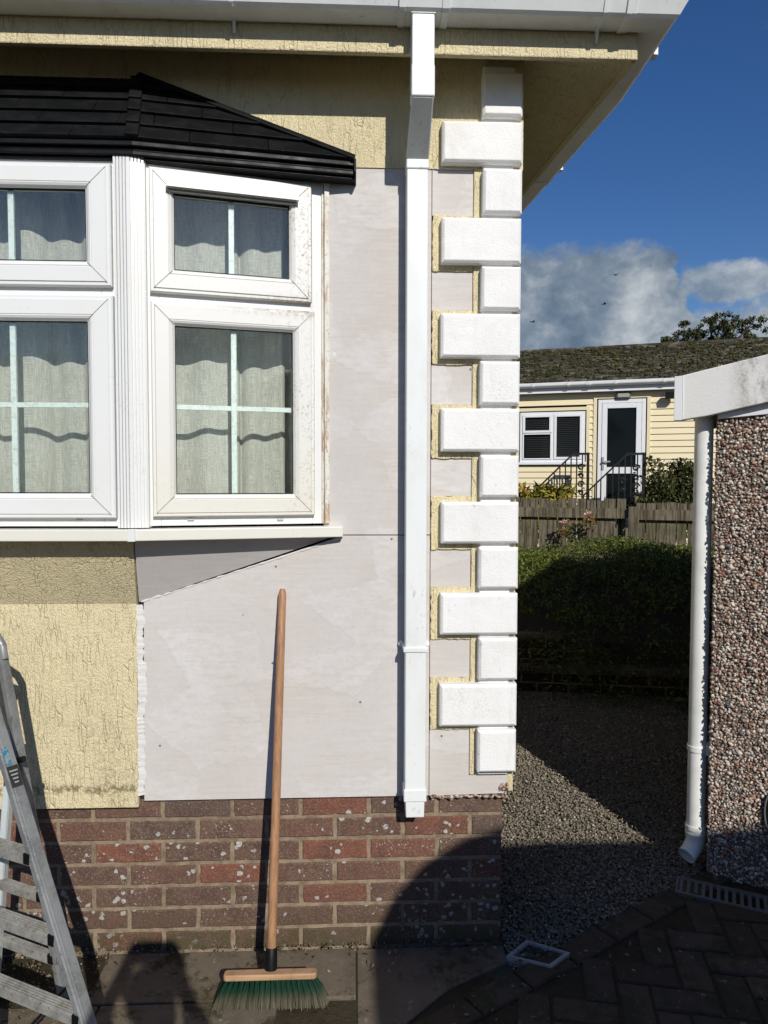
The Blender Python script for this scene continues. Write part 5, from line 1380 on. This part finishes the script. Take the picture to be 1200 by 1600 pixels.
# wall lights
lx, lz = Uf.pix(974, 618, -.08); mb = MB(); mb.box(lx-.12, lx+.12, -.09, -.026, lz-.055, lz+.06); lo_ = mb.build('wall_light', m_grate, bun, bevel=.03, seg=3)
mb = MB(); mb.box(lx-.09, lx+.09, -.10, -.088, lz-.03, lz+.04); mb.build('lamp_lens', mat('frosted_lens', lambda t: t.put(t.p.inputs['Base Color'], (.35, .35, .28)), .3, .5), lo_, bevel=.01)
lx, lz = Uf.pix(1046, 618, -.16); mb = MB(); mb.tube([(lx, -.02, lz+.04), (lx, -.12, lz+.02)], .02, 8); mb.box(lx-.06, lx+.09, -.20, -.10, lz-.05, lz+.06); mb.build('floodlight', m_blackpl, bun, bevel=.01)

# steps and railings at the bungalow door
zl_ = dz0
st = thing('door_steps', 'concrete steps and landing below the white bungalow door', 'steps', Uf.w(0, 0, 0), UA)
for k in range(4):
    mb = MB(); xs_ = dx0-.10-.28*k; mb.box(xs_-.28 if k else dx0-.10, xs_ if k else dx1+.05, -.95, -.03, 0, max(zl_-.19*k, .1)-.001*k); mb.build('step' if k else 'landing', m_cement, st, bevel=.005)
def railing(pxr, pyr, yl, lab, scale=1.0):
    o = thing('iron_railing', lab, 'railing', Uf.w(0, 0, 0), UA, None)
    xr_, zr_ = Uf.pix(pxr, pyr, yl); z0 = zl_ - .0
    xk = xr_-.24; xl_ = xr_-.90
    mb = MB(); pp = [(xr_, yl, zr_), (xk, yl, zr_), (xl_, yl, zr_-.66)]
    for a, b in zip(pp[:-1], pp[1:]): mb.bar(a, b, (0, .022, 0), (0, 0, .018))
    mb.bar((xk, yl, zr_-.80), (xl_, yl, zr_-1.46), (0, .012, 0), (0, 0, .008)); mb.bar((xr_, yl, zr_-.80), (xk, yl, zr_-.80), (0, .012, 0), (0, 0, .008))
    mb.build('handrail', m_iron, o)
    mb = MB(); mb.box(xr_-.022, xr_+.022, yl-.022, yl+.022, zl_*0+.0, zr_+.02); mb.build('post', m_iron, o)
    mb = MB(); mb.box(xl_-.02, xl_+.02, yl-.02, yl+.02, 0, zr_-.66); mb.build('post', m_iron, o)
    for k in range(9):
        x = xr_-.09-.09*k
        zt_ = zr_ if x > xk else zr_-.66*(xk-x)/(xk-xl_)
        if x <= xl_: break
        mb = MB(); mb.bar((x, yl, zt_), (x, yl, zt_-.80), (.010, 0, 0), (0, .010, 0)); mb.build('baluster', m_iron, o)
    mb = MB()
    for cx2, cz2, r2, sgn in ((xr_-.11, zr_-.22, .055, 1), (xr_-.11, zr_-.36, .045, -1), (xr_-.11, zr_-.50, .055, 1), (xr_-.11, zr_-.64, .045, -1), (xr_-.30, zr_-.42, .05, -1), (xr_-.30, zr_-.56, .045, 1)):
        pts = [(cx2+sgn*r2*(1-.7*f)*math.cos(f*9), yl-.012, cz2+r2*(1-.7*f)*math.sin(f*9)) for f in [i/22 for i in range(23)]]
        mb.tube(pts, .012, 6)
    for i in range(10): 
        a = rng.uniform(-.05, .05); zz = zr_-.18-.055*i; mb.add([(xr_-.11+a-.03, yl-.02, zz), (xr_-.11+a, yl-.03, zz+.012), (xr_-.11+a+.03, yl-.02, zz), (xr_-.11+a, yl-.02, zz-.012)], [(0, 1, 2, 3)])
    mb.build('scrollwork', m_iron, o)
railing(919, 709, -.50, 'black iron railing left of the bungalow door, in front of the window corner')
railing(1006, 709, -.98, 'black iron railing across the front of the white bungalow door')

# ------------------------------------------------------------------ FENCE
fo = pd(950, 800, 8.2); FA = R(-22); Ff = Frame((fo.x, fo.y, 0), FA)
fence = thing('timber_fence', 'weathered timber board fence between the clipped juniper and the bungalow', 'fence', Ff.o, FA)
fz1 = Ff.Z(900, 780); xpost = Ff.X(990, -.05, 830)
rr = random.Random(9); x = Ff.X(500); kb = 0
while x < Ff.X(1300):
    w_ = .098; back = .0 if x < xpost else .05
    if abs(x+w_/2-xpost) < .045: x += .1; continue
    if xpost-.20 < x+w_/2 < xpost-.08: back = .05
    if True:
        zt_ = fz1+rr.uniform(-.015, .015) - (.03 if x > xpost else 0)
        mb = MB(); t_ = rr.uniform(-.004, .004); mb.hexa([(x, back, 0), (x+w_, back, 0), (x+w_+t_, back, zt_), (x+t_, back, zt_+rr.uniform(-.005, .005))], [(x, back+.018, 0), (x+w_, back+.018, 0), (x+w_+t_, back+.018, zt_), (x+t_, back+.018, zt_)])
        mb.build('board', m_fence, fence)
    x += .109
ra, rb = Ff.Z(860, 793, -.04), Ff.Z(860, 808, -.04)
mb = MB(); mb.box(Ff.X(500), xpost-.06, -.045, -.001, rb, ra); mb.build('rail', m_fence, fence)
mb = MB(); mb.box(Ff.X(500), xpost-.06, -.045, -.001, .35, .45); mb.build('rail', m_fence, fence)
ra, rb = Ff.Z(1040, 797, .0), Ff.Z(1040, 813, .0)
mb = MB(); mb.box(xpost+.05, Ff.X(1300), .004, .049, rb, ra); mb.build('rail', m_fence, fence)
mb = MB(); mb.box(xpost-.060, xpost+.055, -.10, .0, 0, Ff.Z(990, 792, -.1)); mb.build('post', m_fence, fence, bevel=.006)

# ------------------------------------------------------------------ PLANTS
def blob_points(n, c, r, shell=.55, g=rng):
    d_ = g.normal(size=(n, 3)); d_ /= np.linalg.norm(d_, axis=1)[:, None]; rad = g.uniform(shell, 1, n)**.6
    return np.array(c)+d_*rad[:, None]*np.array(r), d_
m_shade_brick = mat('shade_darkened_brick', lambda t: (t.put(t.p.inputs['Base Color'], t.mix(t.island(), (.030, .022, .018), (.060, .036, .026))), t.put(t.p.inputs['Normal'], t.bump(t.noise(t.coord(), 90, 4, .7), .6, .004))), .9, .1)  # brick colour darkened to carry the deep shade of the passage
# juniper bank in front of the fence
jz = lambda x, y: 0
hc = Frame((pd(950, 900, 6.2).x, pd(950, 900, 6.2).y, 0), R(-10))
P = []; Nn = []
for k in range(560):
    u = rng.uniform(-2.4, 2.6); v = rng.uniform(-1.38, 1.25)
    top_z = .93-.14*max(0, -v)**1.0*1.0-.27*max(0, -v-.2)-1.1*max(0, -v-.92)-.10*max(0, v-.6) + .05*math.sin(u*2.7+v)+.035*math.sin(u*6+1.3*v) - (.16*max(0, (-.75-u)))
    c = hc.w(u, v, top_z-.10); n_ = 300
    p, d_ = blob_points(n_, c, (.21, .19, rng.uniform(.09, .15)), .75); keep = d_[:, 2] > -.35
    P.append(p[keep]); Nn.append(d_[keep])
P = np.concatenate(P); Nn = np.concatenate(Nn)
V1, F1 = leaves(P, rng.uniform(.016, .042, len(P)), Nn+np.array([0, 0, .25]), .28, .8)
ks = rng.integers(0, len(P), 420); SP = []; SN = []
for i_ in ks:
    if Nn[i_][2] < .2: continue
    dv = Nn[i_]*.6+np.array([rng.normal(0, .4), rng.normal(0, .4), .6]); dv /= np.linalg.norm(dv); L = rng.uniform(.05, .15)
    for q_ in np.linspace(0, 1, 12): SP.append(P[i_]+dv*L*q_+rng.normal(0, .005, 3)); SN.append(dv)
P2_ = np.array(SP); V2, F2 = leaves(P2_, rng.uniform(.014, .028, len(P2_)), np.array(SN), .25, 1.0)
F1 = np.concatenate([F1, F2+len(V1)]); V1 = np.concatenate([V1, V2])
jun = thing('juniper_bush', 'low spreading green juniper filling the raised bed before the fence', 'bush', tuple(hc.o))
def shift(V, o): return V-np.array(o)
npmesh('foliage', shift(V1, hc.o), F1, m_juniper, parent=jun)
mb = MB()
for k in range(10):
    a = hc.w(-2+.4*k, 0, 0)-hc.o; mb.tube([a+Vector((0, 0, .1)), a+Vector((.05, .0, .4)), a+Vector((.2, -.1, .7))], [.03, .022, .01], 7)
mb.build('stems', m_bark_tree, jun)
# dark mound filling under the foliage
mb = MB(); nx, ny = 26, 12; vs = []
for j in range(ny+1):
    for i in range(nx+1):
        u = -2.5+5.2*i/nx; v = -1.0+2.3*j/ny
        top_z = .93-.14*max(0, -v)-.27*max(0, -v-.2)-.10*max(0, v-.6)+.05*math.sin(u*2.7+v)-(.16*max(0, (-.75-u)))-.16
        p = hc.w(u, v, top_z); vs.append(p)
fs = [(j*(nx+1)+i, j*(nx+1)+i+1, (j+1)*(nx+1)+i+1, (j+1)*(nx+1)+i) for j in range(ny) for i in range(nx)]
mb.add(vs, fs); tag(mb.build('raised_bed_soil', m_soil), kind='structure')
# retaining wall of the bed and a brick pier
rw = thing('retaining_wall', 'low brick retaining wall holding the juniper bed at the end of the passage', 'wall', tuple(hc.w(0, -1.02, 0)), hc.a)
mb = brickwork(-2.6, 2.6, 0.0, 2, -.05, seed=21, depth=.10); mb.build('brickwork', m_shade_brick, rw)
mb = MB(); mb.box(-2.6, 2.6, -.045, .08, -.1, .147); mb.build('mortar', m_mortar, rw)
mb = MB(); mb.box(-2.6, 2.6, -.07, .10, .152, .19); mb.build('coping', m_slab, rw, bevel=.006)
pp_ = ground(845, 1075); pier = thing('brick_pier', 'short dark brick pier with stone cap beside the house corner in the shade', 'pier', (pp_.x, pp_.y+.15, 0), R(-12))
mb = brickwork(-.17, .17, 0, 5, -.16, seed=31, depth=.32); mb.build('brickwork', m_shade_brick, pier)
mb = MB(); mb.box(-.165, .165, -.155, .155, -.05, .38); mb.build('mortar', m_mortar, pier)
mb = MB(); mb.box(-.19, .19, -.19, .19, .382, .42); mb.build('cap', m_slab, pier, bevel=.008)

def shrub(name, label, cat, base, blobs, mt, n, size, aspect=.5, group=None, stem=.02):
    o = thing(name, label, cat, base, 0, group); P = []; Nn = []
    tot = sum(b[3]*b[4]*b[5] for b in blobs)
    for b in blobs:
        k = int(n*b[3]*b[4]*b[5]/tot); p, d_ = blob_points(k, b[:3], b[3:6], .35); P.append(p); Nn.append(d_)
    P = np.concatenate(P); Nn = np.concatenate(Nn); V1, F1 = leaves(P, rng.uniform(size*.6, size*1.3, len(P)), Nn, aspect, .9)
    npmesh('foliage', V1, F1, mt, parent=o)
    mb = MB()
    for b in blobs[:6]: mb.tube([(0, 0, 0), (b[0]*.5, b[1]*.5, b[2]*.55), (b[0], b[1], b[2])], [stem, stem*.7, stem*.4], 6)
    mb.build('stems', m_bark_tree, o); return o
c = Uf.w(Uf.X(1048, -.8, 750), -.8, 0); zc_ = Uf.Z(1048, 750, -.8)
bl_ = [(0, 0, zc_-.45, .50, .4, .55), (.25, .0, zc_-.02, .34, .32, .30), (-.12, 0, zc_-.10, .30, .3, .25), (.42, 0, zc_-.2, .28, .3, .35), (-.42, 0, zc_-.38, .22, .25, .22), (.15, 0, zc_+.2, .22, .2, .15)] + [(rng.uniform(-.4, .5), rng.uniform(-.3, .1), zc_+rng.uniform(-.1, .32), .09, .09, .11) for _ in range(9)]
shrub('evergreen_shrub', 'dense dark green shrub to the right of the bungalow door behind the fence', 'shrub', tuple(c), bl_, m_shrub, 9000, .065)
for (px, lab, s_) in ((832, 'yellow variegated plant nearest the house corner, above the fence top', 1.0), (872, 'yellow green leafy plant at the foot of the left iron railing', .8)):
    c = Uf.w(Uf.X(px, -1.3, 775), -1.3, 0); zc_ = Uf.Z(px, 778, -1.3)
    shrub('variegated_shrub', lab, 'shrub', tuple(c), [(0, 0, zc_-.3, .36*s_, .3, .40), (.1, 0, zc_+.02, .25*s_, .2, .20), (-.2, 0, zc_+.05*s_, .2*s_, .2, .18)], m_yellowleaf, 900, .15, .35, 'yellow plants behind the fence')
for (px, py, lab) in ((885, 828, 'small faded rose sprig poking over the fence rail, lower left one'), (921, 815, 'taller rose sprig with rusty leaves against the fence, beside the rail end')):
    c = Ff.w(Ff.X(px, -.18, py), -.18, 0); zc_ = Ff.Z(px, py, -.18); o = thing('rose_sprig', lab, 'rose', tuple(c), 0, 'rose sprigs by the fence')
    p, d_ = blob_points(90, (0, 0, zc_), (.10, .05, .12), .1); V1, F1 = leaves(p, rng.uniform(.03, .055, 90), d_, .55, 1.0); npmesh('foliage', V1, F1, m_roseleaf, parent=o)
    p, d_ = blob_points(26, (-.02, -.02, zc_+.10), (.06, .03, .03), .1); V1, F1 = leaves(p, rng.uniform(.018, .03, 26), d_, .9, 1.0); npmesh('blooms', V1, F1, m_petal, parent=o)
    mb = MB(); mb.tube([(.05, .02, .6), (.03, 0, zc_-.12), (0, 0, zc_), (-.02, -.01, zc_+.1)], .005, 6); mb.build('stem', m_bark_tree, o)

# tree behind the bungalow
tp_ = pd(1110, 757, 26); zb_ = 1.55
tree = thing('tree', 'dark leafy tree rising behind the mossy bungalow roof', 'tree', (tp_.x, tp_.y, 0))
def tz(py): return 1.55+(750-py)*26/FPX
def tx(px): return (px-1110)*26/FPX
cl_ = []
for (px, py, r_) in ((1045, 536, .30), (1068, 524, .45), (1078, 513, .36), (1092, 525, .5), (1113, 506, .42), (1120, 520, .6), (1138, 512, .36), (1150, 524, .5), (1162, 508, .33), (1172, 520, .32), (1130, 534, .7), (1090, 540, .7), (1170, 535, .5), (1056, 545, .5), (1110, 498, .22), (1158, 500, .2), (1180, 528, .2)):
    cl_.append((tx(px), rng.uniform(-.5, .5), tz(py), r_, r_, r_*.8))
P = []; Nn = []
for b in cl_:
    for k in range(int(14*b[3])+3):
        p0, d0 = blob_points(1, b[:3], b[3:6], .3); p, d_ = blob_points(60, p0[0], (.16, .16, .13), .1); P.append(p); Nn.append(d_)
P = np.concatenate(P); Nn = np.concatenate(Nn); V1, F1 = leaves(P, rng.uniform(.05, .12, len(P)), Nn, .55, .9); npmesh('crown', V1, F1, m_treeleaf, parent=tree)
mb = MB(); mb.tube([(0, 0, 0), (.05, 0, 3), (.1, 0, tz(560))], [.22, .17, .12], 10)
for b in cl_: mb.tube([(.1, 0, tz(570)), (b[0]*.6, b[1]*.5, (tz(560)+b[2])/2), (b[0], b[1], b[2])], [.07, .04, .015], 6)
mb.build('trunk', m_bark_tree, tree, smooth=True)

# birds
m_bird = mat('dark_feathers', lambda t: t.put(t.p.inputs['Base Color'], (.02, .02, .022)), .7, .2)
for (px, py, rot, lab) in ((833, 503, .3, 'small dark bird flying nearest the house corner, the lowest of the three'), (945, 475, -.5, 'small dark bird flying between the other two against the cloud'), (962, 430, .9, 'small dark bird in the sky, the highest of the three')):
    p = pd(px, py, 38); o = thing('bird', lab, 'bird', tuple(p), rot, 'birds in the sky')
    mb = MB(); mb.tube([(-.10, 0, 0), (-.05, 0, .0), (.02, 0, .005), (.07, 0, .012), (.10, 0, .01)], [.012, .030, .034, .022, .006], 8); mb.tube([(-.17, 0, 0), (-.09, 0, 0)], [.030, .014], 6); mb.build('body', m_bird, o, smooth=True)
    for s_ in (-1, 1):
        mb = MB(); mb.hexa([(-.04, s_*.02, .012), (.05, s_*.02, .012), (.02, s_*.13, .06), (-.03, s_*.13, .06)], [(-.04, s_*.02, .004), (.05, s_*.02, .004), (.02, s_*.13, .055), (-.03, s_*.13, .055)]); mb.hexa([(-.03, s_*.13, .06), (.02, s_*.13, .06), (-.05, s_*.24, .03), (-.06, s_*.24, .03)], [(-.03, s_*.13, .055), (.02, s_*.13, .055), (-.05, s_*.24, .027), (-.06, s_*.24, .027)])
        mb.build('wing', m_bird, o)

# ------------------------------------------------------------------ behind the camera: the viewer, plus an added hedge outlined to throw the rounded shadow
hd = thing('shadow_caster_hedge', 'added hedge shape out of view behind the viewer, outlined to cast the rounded shadow', 'hedge', (2.6, -3.75, 0))
prof = [(1.06, 0), (1.00, .9), (.97, 1.7), (.955, 2.02), (.985, 2.18), (1.05, 2.31), (1.15, 2.42), (1.28, 2.50), (1.45, 2.55), (1.9, 2.575), (3.0, 2.56), (4.4, 2.55), (4.4, 0)]
mb = MB(); mb.prism([(a-2.6, b) for a, b in prof], -.5, .5, 'y'); mb.build('core', m_hedge, hd)
P = []; 
for (a0_, b0_), (a1_, b1_) in zip(prof[:-1], prof[1:]):
    n_ = int(math.hypot(a1_-a0_, b1_-b0_)*900); f_ = rng.uniform(0, 1, n_); P.append(np.stack([a0_+(a1_-a0_)*f_-2.6, rng.uniform(-.5, .5, n_), b0_+(b1_-b0_)*f_], 1))
f_ = 3600; q_ = np.stack([rng.uniform(-1.5, 1.8, f_), np.full(f_, .505), rng.uniform(0, 2.45, f_)], 1); P.append(q_)
P = np.concatenate(P); V1, F1 = leaves(P, rng.uniform(.012, .03, len(P))); npmesh('foliage', V1, F1, m_hedge, parent=hd)

def skin_body(name, chains, mt, parent, sub_=2):
    """chains: lists of (point, radius); a chain may start with an index (chain, k) to join on"""
    vs, rad, ed_ = [], [], []; idx = {}
    for ci, ch in enumerate(chains):
        prev = None
        for k, (p, r_) in enumerate(ch):
            if isinstance(p, str): prev = idx[tuple(map(int, p.split('.')))]; continue
            vs.append(p); rad.append(r_); idx[(ci, k)] = len(vs)-1
            if prev is not None: ed_.append((prev, len(vs)-1))
            prev = len(vs)-1
    me = bpy.data.meshes.new(name); me.from_pydata(vs, ed_, []); me.materials.append(mt)
    o = bpy.data.objects.new(name, me); COL.objects.link(o); o.parent = parent
    md = o.modifiers.new('skin', 'SKIN'); md.use_smooth_shade = True
    for v, r_ in zip(me.skin_vertices[0].data, rad): v.radius = r_ if isinstance(r_, tuple) else (r_, r_)
    me.skin_vertices[0].data[0].use_root = True
    sb_ = o.modifiers.new('sub', 'SUBSURF'); sb_.levels = sub_; sb_.render_levels = sub_
    return o
m_skin = mat('skin_tone', lambda t: t.put(t.p.inputs['Base Color'], (.52, .30, .21)), .5, .3)
m_jacket = mat('navy_jacket', lambda t: t.put(t.p.inputs['Base Color'], t.mix(t.noise(t.coord(), 60, 4), (.03, .045, .08), (.02, .03, .055))), .85, .1)
m_jean = mat('grey_trousers', lambda t: t.put(t.p.inputs['Base Color'], t.mix(t.noise(t.coord(), 90, 4), (.08, .085, .095), (.05, .055, .06))), .9, .1)
m_hair = mat('brown_hair', lambda t: t.put(t.p.inputs['Base Color'], (.05, .03, .018)), .6, .2)
per = thing('person', 'standing person in navy jacket and grey trousers raising a phone with both hands', 'person', (0.10, -2.74, 0))
def hand(s_, wr):
    """chain list for one hand reaching the side of the phone; s_ is the side"""
    x, y, z = wr; out = []
    px_ = x - s_*.035
    out.append([('%d.%d' % (3 if s_ < 0 else 4, 3), 0), ((x-s_*.012, y+.045, z+.012), (.030, .018)), ((x-s_*.020, y+.075, z+.020), (.026, .014))])
    return out
ch = [
 [((0, .0, .93), .125), ((0, .005, 1.10), (.135, .10)), ((0, .0, 1.28), (.15, .105)), ((0, .0, 1.41), (.12, .085)), ((0, .012, 1.50), .052), ((0, .03, 1.585), (.070, .080)), ((0, .030, 1.67), (.076, .092)), ((0, .02, 1.735), (.055, .070))],
 [('0.0', 0), ((-.095, 0, .86), .088), ((-.105, .02, .50), .060), ((-.11, -.01, .10), .042), ((-.12, .12, .045), (.042, .030))],
 [('0.0', 0), ((.095, 0, .86), .088), ((.105, .02, .50), .060), ((.11, -.01, .10), .042), ((.12, .12, .045), (.042, .030))],
 [('0.3', 0), ((-.19, -.01, 1.40), .058), ((-.24, .08, 1.18), .044), ((-.215, .315, 1.455), .027), ((-.185, .345, 1.49), (.030, .018)), ((-.178, .362, 1.515), (.026, .014))],
 [('0.3', 0), ((.19, -.01, 1.40), .058), ((.21, .08, 1.18), .044), ((.015, .315, 1.455), .027), ((-.015, .345, 1.49), (.030, .018)), ((-.022, .362, 1.515), (.026, .014))],
]
for s_, c_ in ((-1, 3), (1, 4)):
    for k in range(4):
        z0 = 1.500+.018*k; L_f = (.85, 1.0, .95, .75)[3-k]
        ch.append([('%d.5' % c_, 0), ((s_*.082-.1, .378, z0), .0095), ((s_*(.070)-.1, .378+.016*L_f, z0+.004), .0085), ((s_*(.070-.026*L_f)-.1, .395, z0+.007), .0075)])
    ch.append([('%d.4' % c_, 0), ((s_*.078-.1, .345, 1.515), .012), ((s_*.070-.1, .352, 1.540), .010), ((s_*.055-.1, .362, 1.556), .0085)])
bo = skin_body('body', ch, m_skin, per, 1)
skin_body('jacket', [
 [((0, .0, .90), (.165, .125)), ((0, .005, 1.10), (.165, .125)), ((0, .0, 1.28), (.18, .13)), ((0, .0, 1.41), (.145, .105)), ((0, .008, 1.47), (.068, .066))],
 [('0.3', 0), ((-.195, -.01, 1.40), .072), ((-.245, .075, 1.175), .058), ((-.218, .298, 1.437), .040)],
 [('0.3', 0), ((.195, -.01, 1.40), .072), ((.215, .075, 1.175), .058), ((.025, .298, 1.437), .040)]], m_jacket, per)
skin_body('trousers', [
 [((0, .0, .94), (.150, .115)), ((-.098, 0, .84), .100), ((-.107, .02, .50), .076), ((-.112, -.01, .09), .062)],
 [('0.0', 0), ((.098, 0, .84), .100), ((.107, .02, .50), .076), ((.112, -.01, .09), .062)]], m_jean, per)
for s_ in (-1, 1): skin_body('shoe', [[((s_*.112, -.04, .05), (.046, .045)), ((s_*.118, .06, .045), (.048, .040)), ((s_*.122, .16, .030), (.042, .026))]], m_blackpl, per)
skin_body('hair', [[((0, -.035, 1.60), (.070, .062)), ((0, -.012, 1.69), (.084, .088)), ((0, .018, 1.755), (.068, .082))]], m_hair, per)
mb = MB(); mb.tube([(0, .112, 1.66), (0, .135, 1.635), (0, .118, 1.628)], [.007, .013, .009], 8)
for s_ in (-1, 1): mb.tube([(s_*.077, .02, 1.68), (s_*.088, .012, 1.665), (s_*.080, .02, 1.635)], [.008, .012, .006], 8)
mb.build('nose_and_ears', m_skin, bo, smooth=True)
for s_ in (-1, 1):
    mb = MB(); mb.tube([(s_*.030, .108, 1.665), (s_*.030, .122, 1.665)], [.012, .006], 10); mb.build('eye', mat('eye_white', lambda t: t.put(t.p.inputs['Base Color'], (.6, .6, .58))), bo, smooth=True)
mb = MB(); mb.tube([(-.022, .108, 1.600), (0, .118, 1.598), (.022, .108, 1.600)], [.003, .006, .003], 8); mb.build('mouth', mat('lips', lambda t: t.put(t.p.inputs['Base Color'], (.35, .12, .10))), bo, smooth=True)
ph = MB(); ph.prism(rr_rect(-.0745+.002, .0745-.002, 1.512, 1.588, .010), -2.366, -2.358, 'y'); pho = ph.build('phone', m_blackpl, bevel=.0015)
tag(pho, 'black phone held upright in both hands of the person', 'phone')
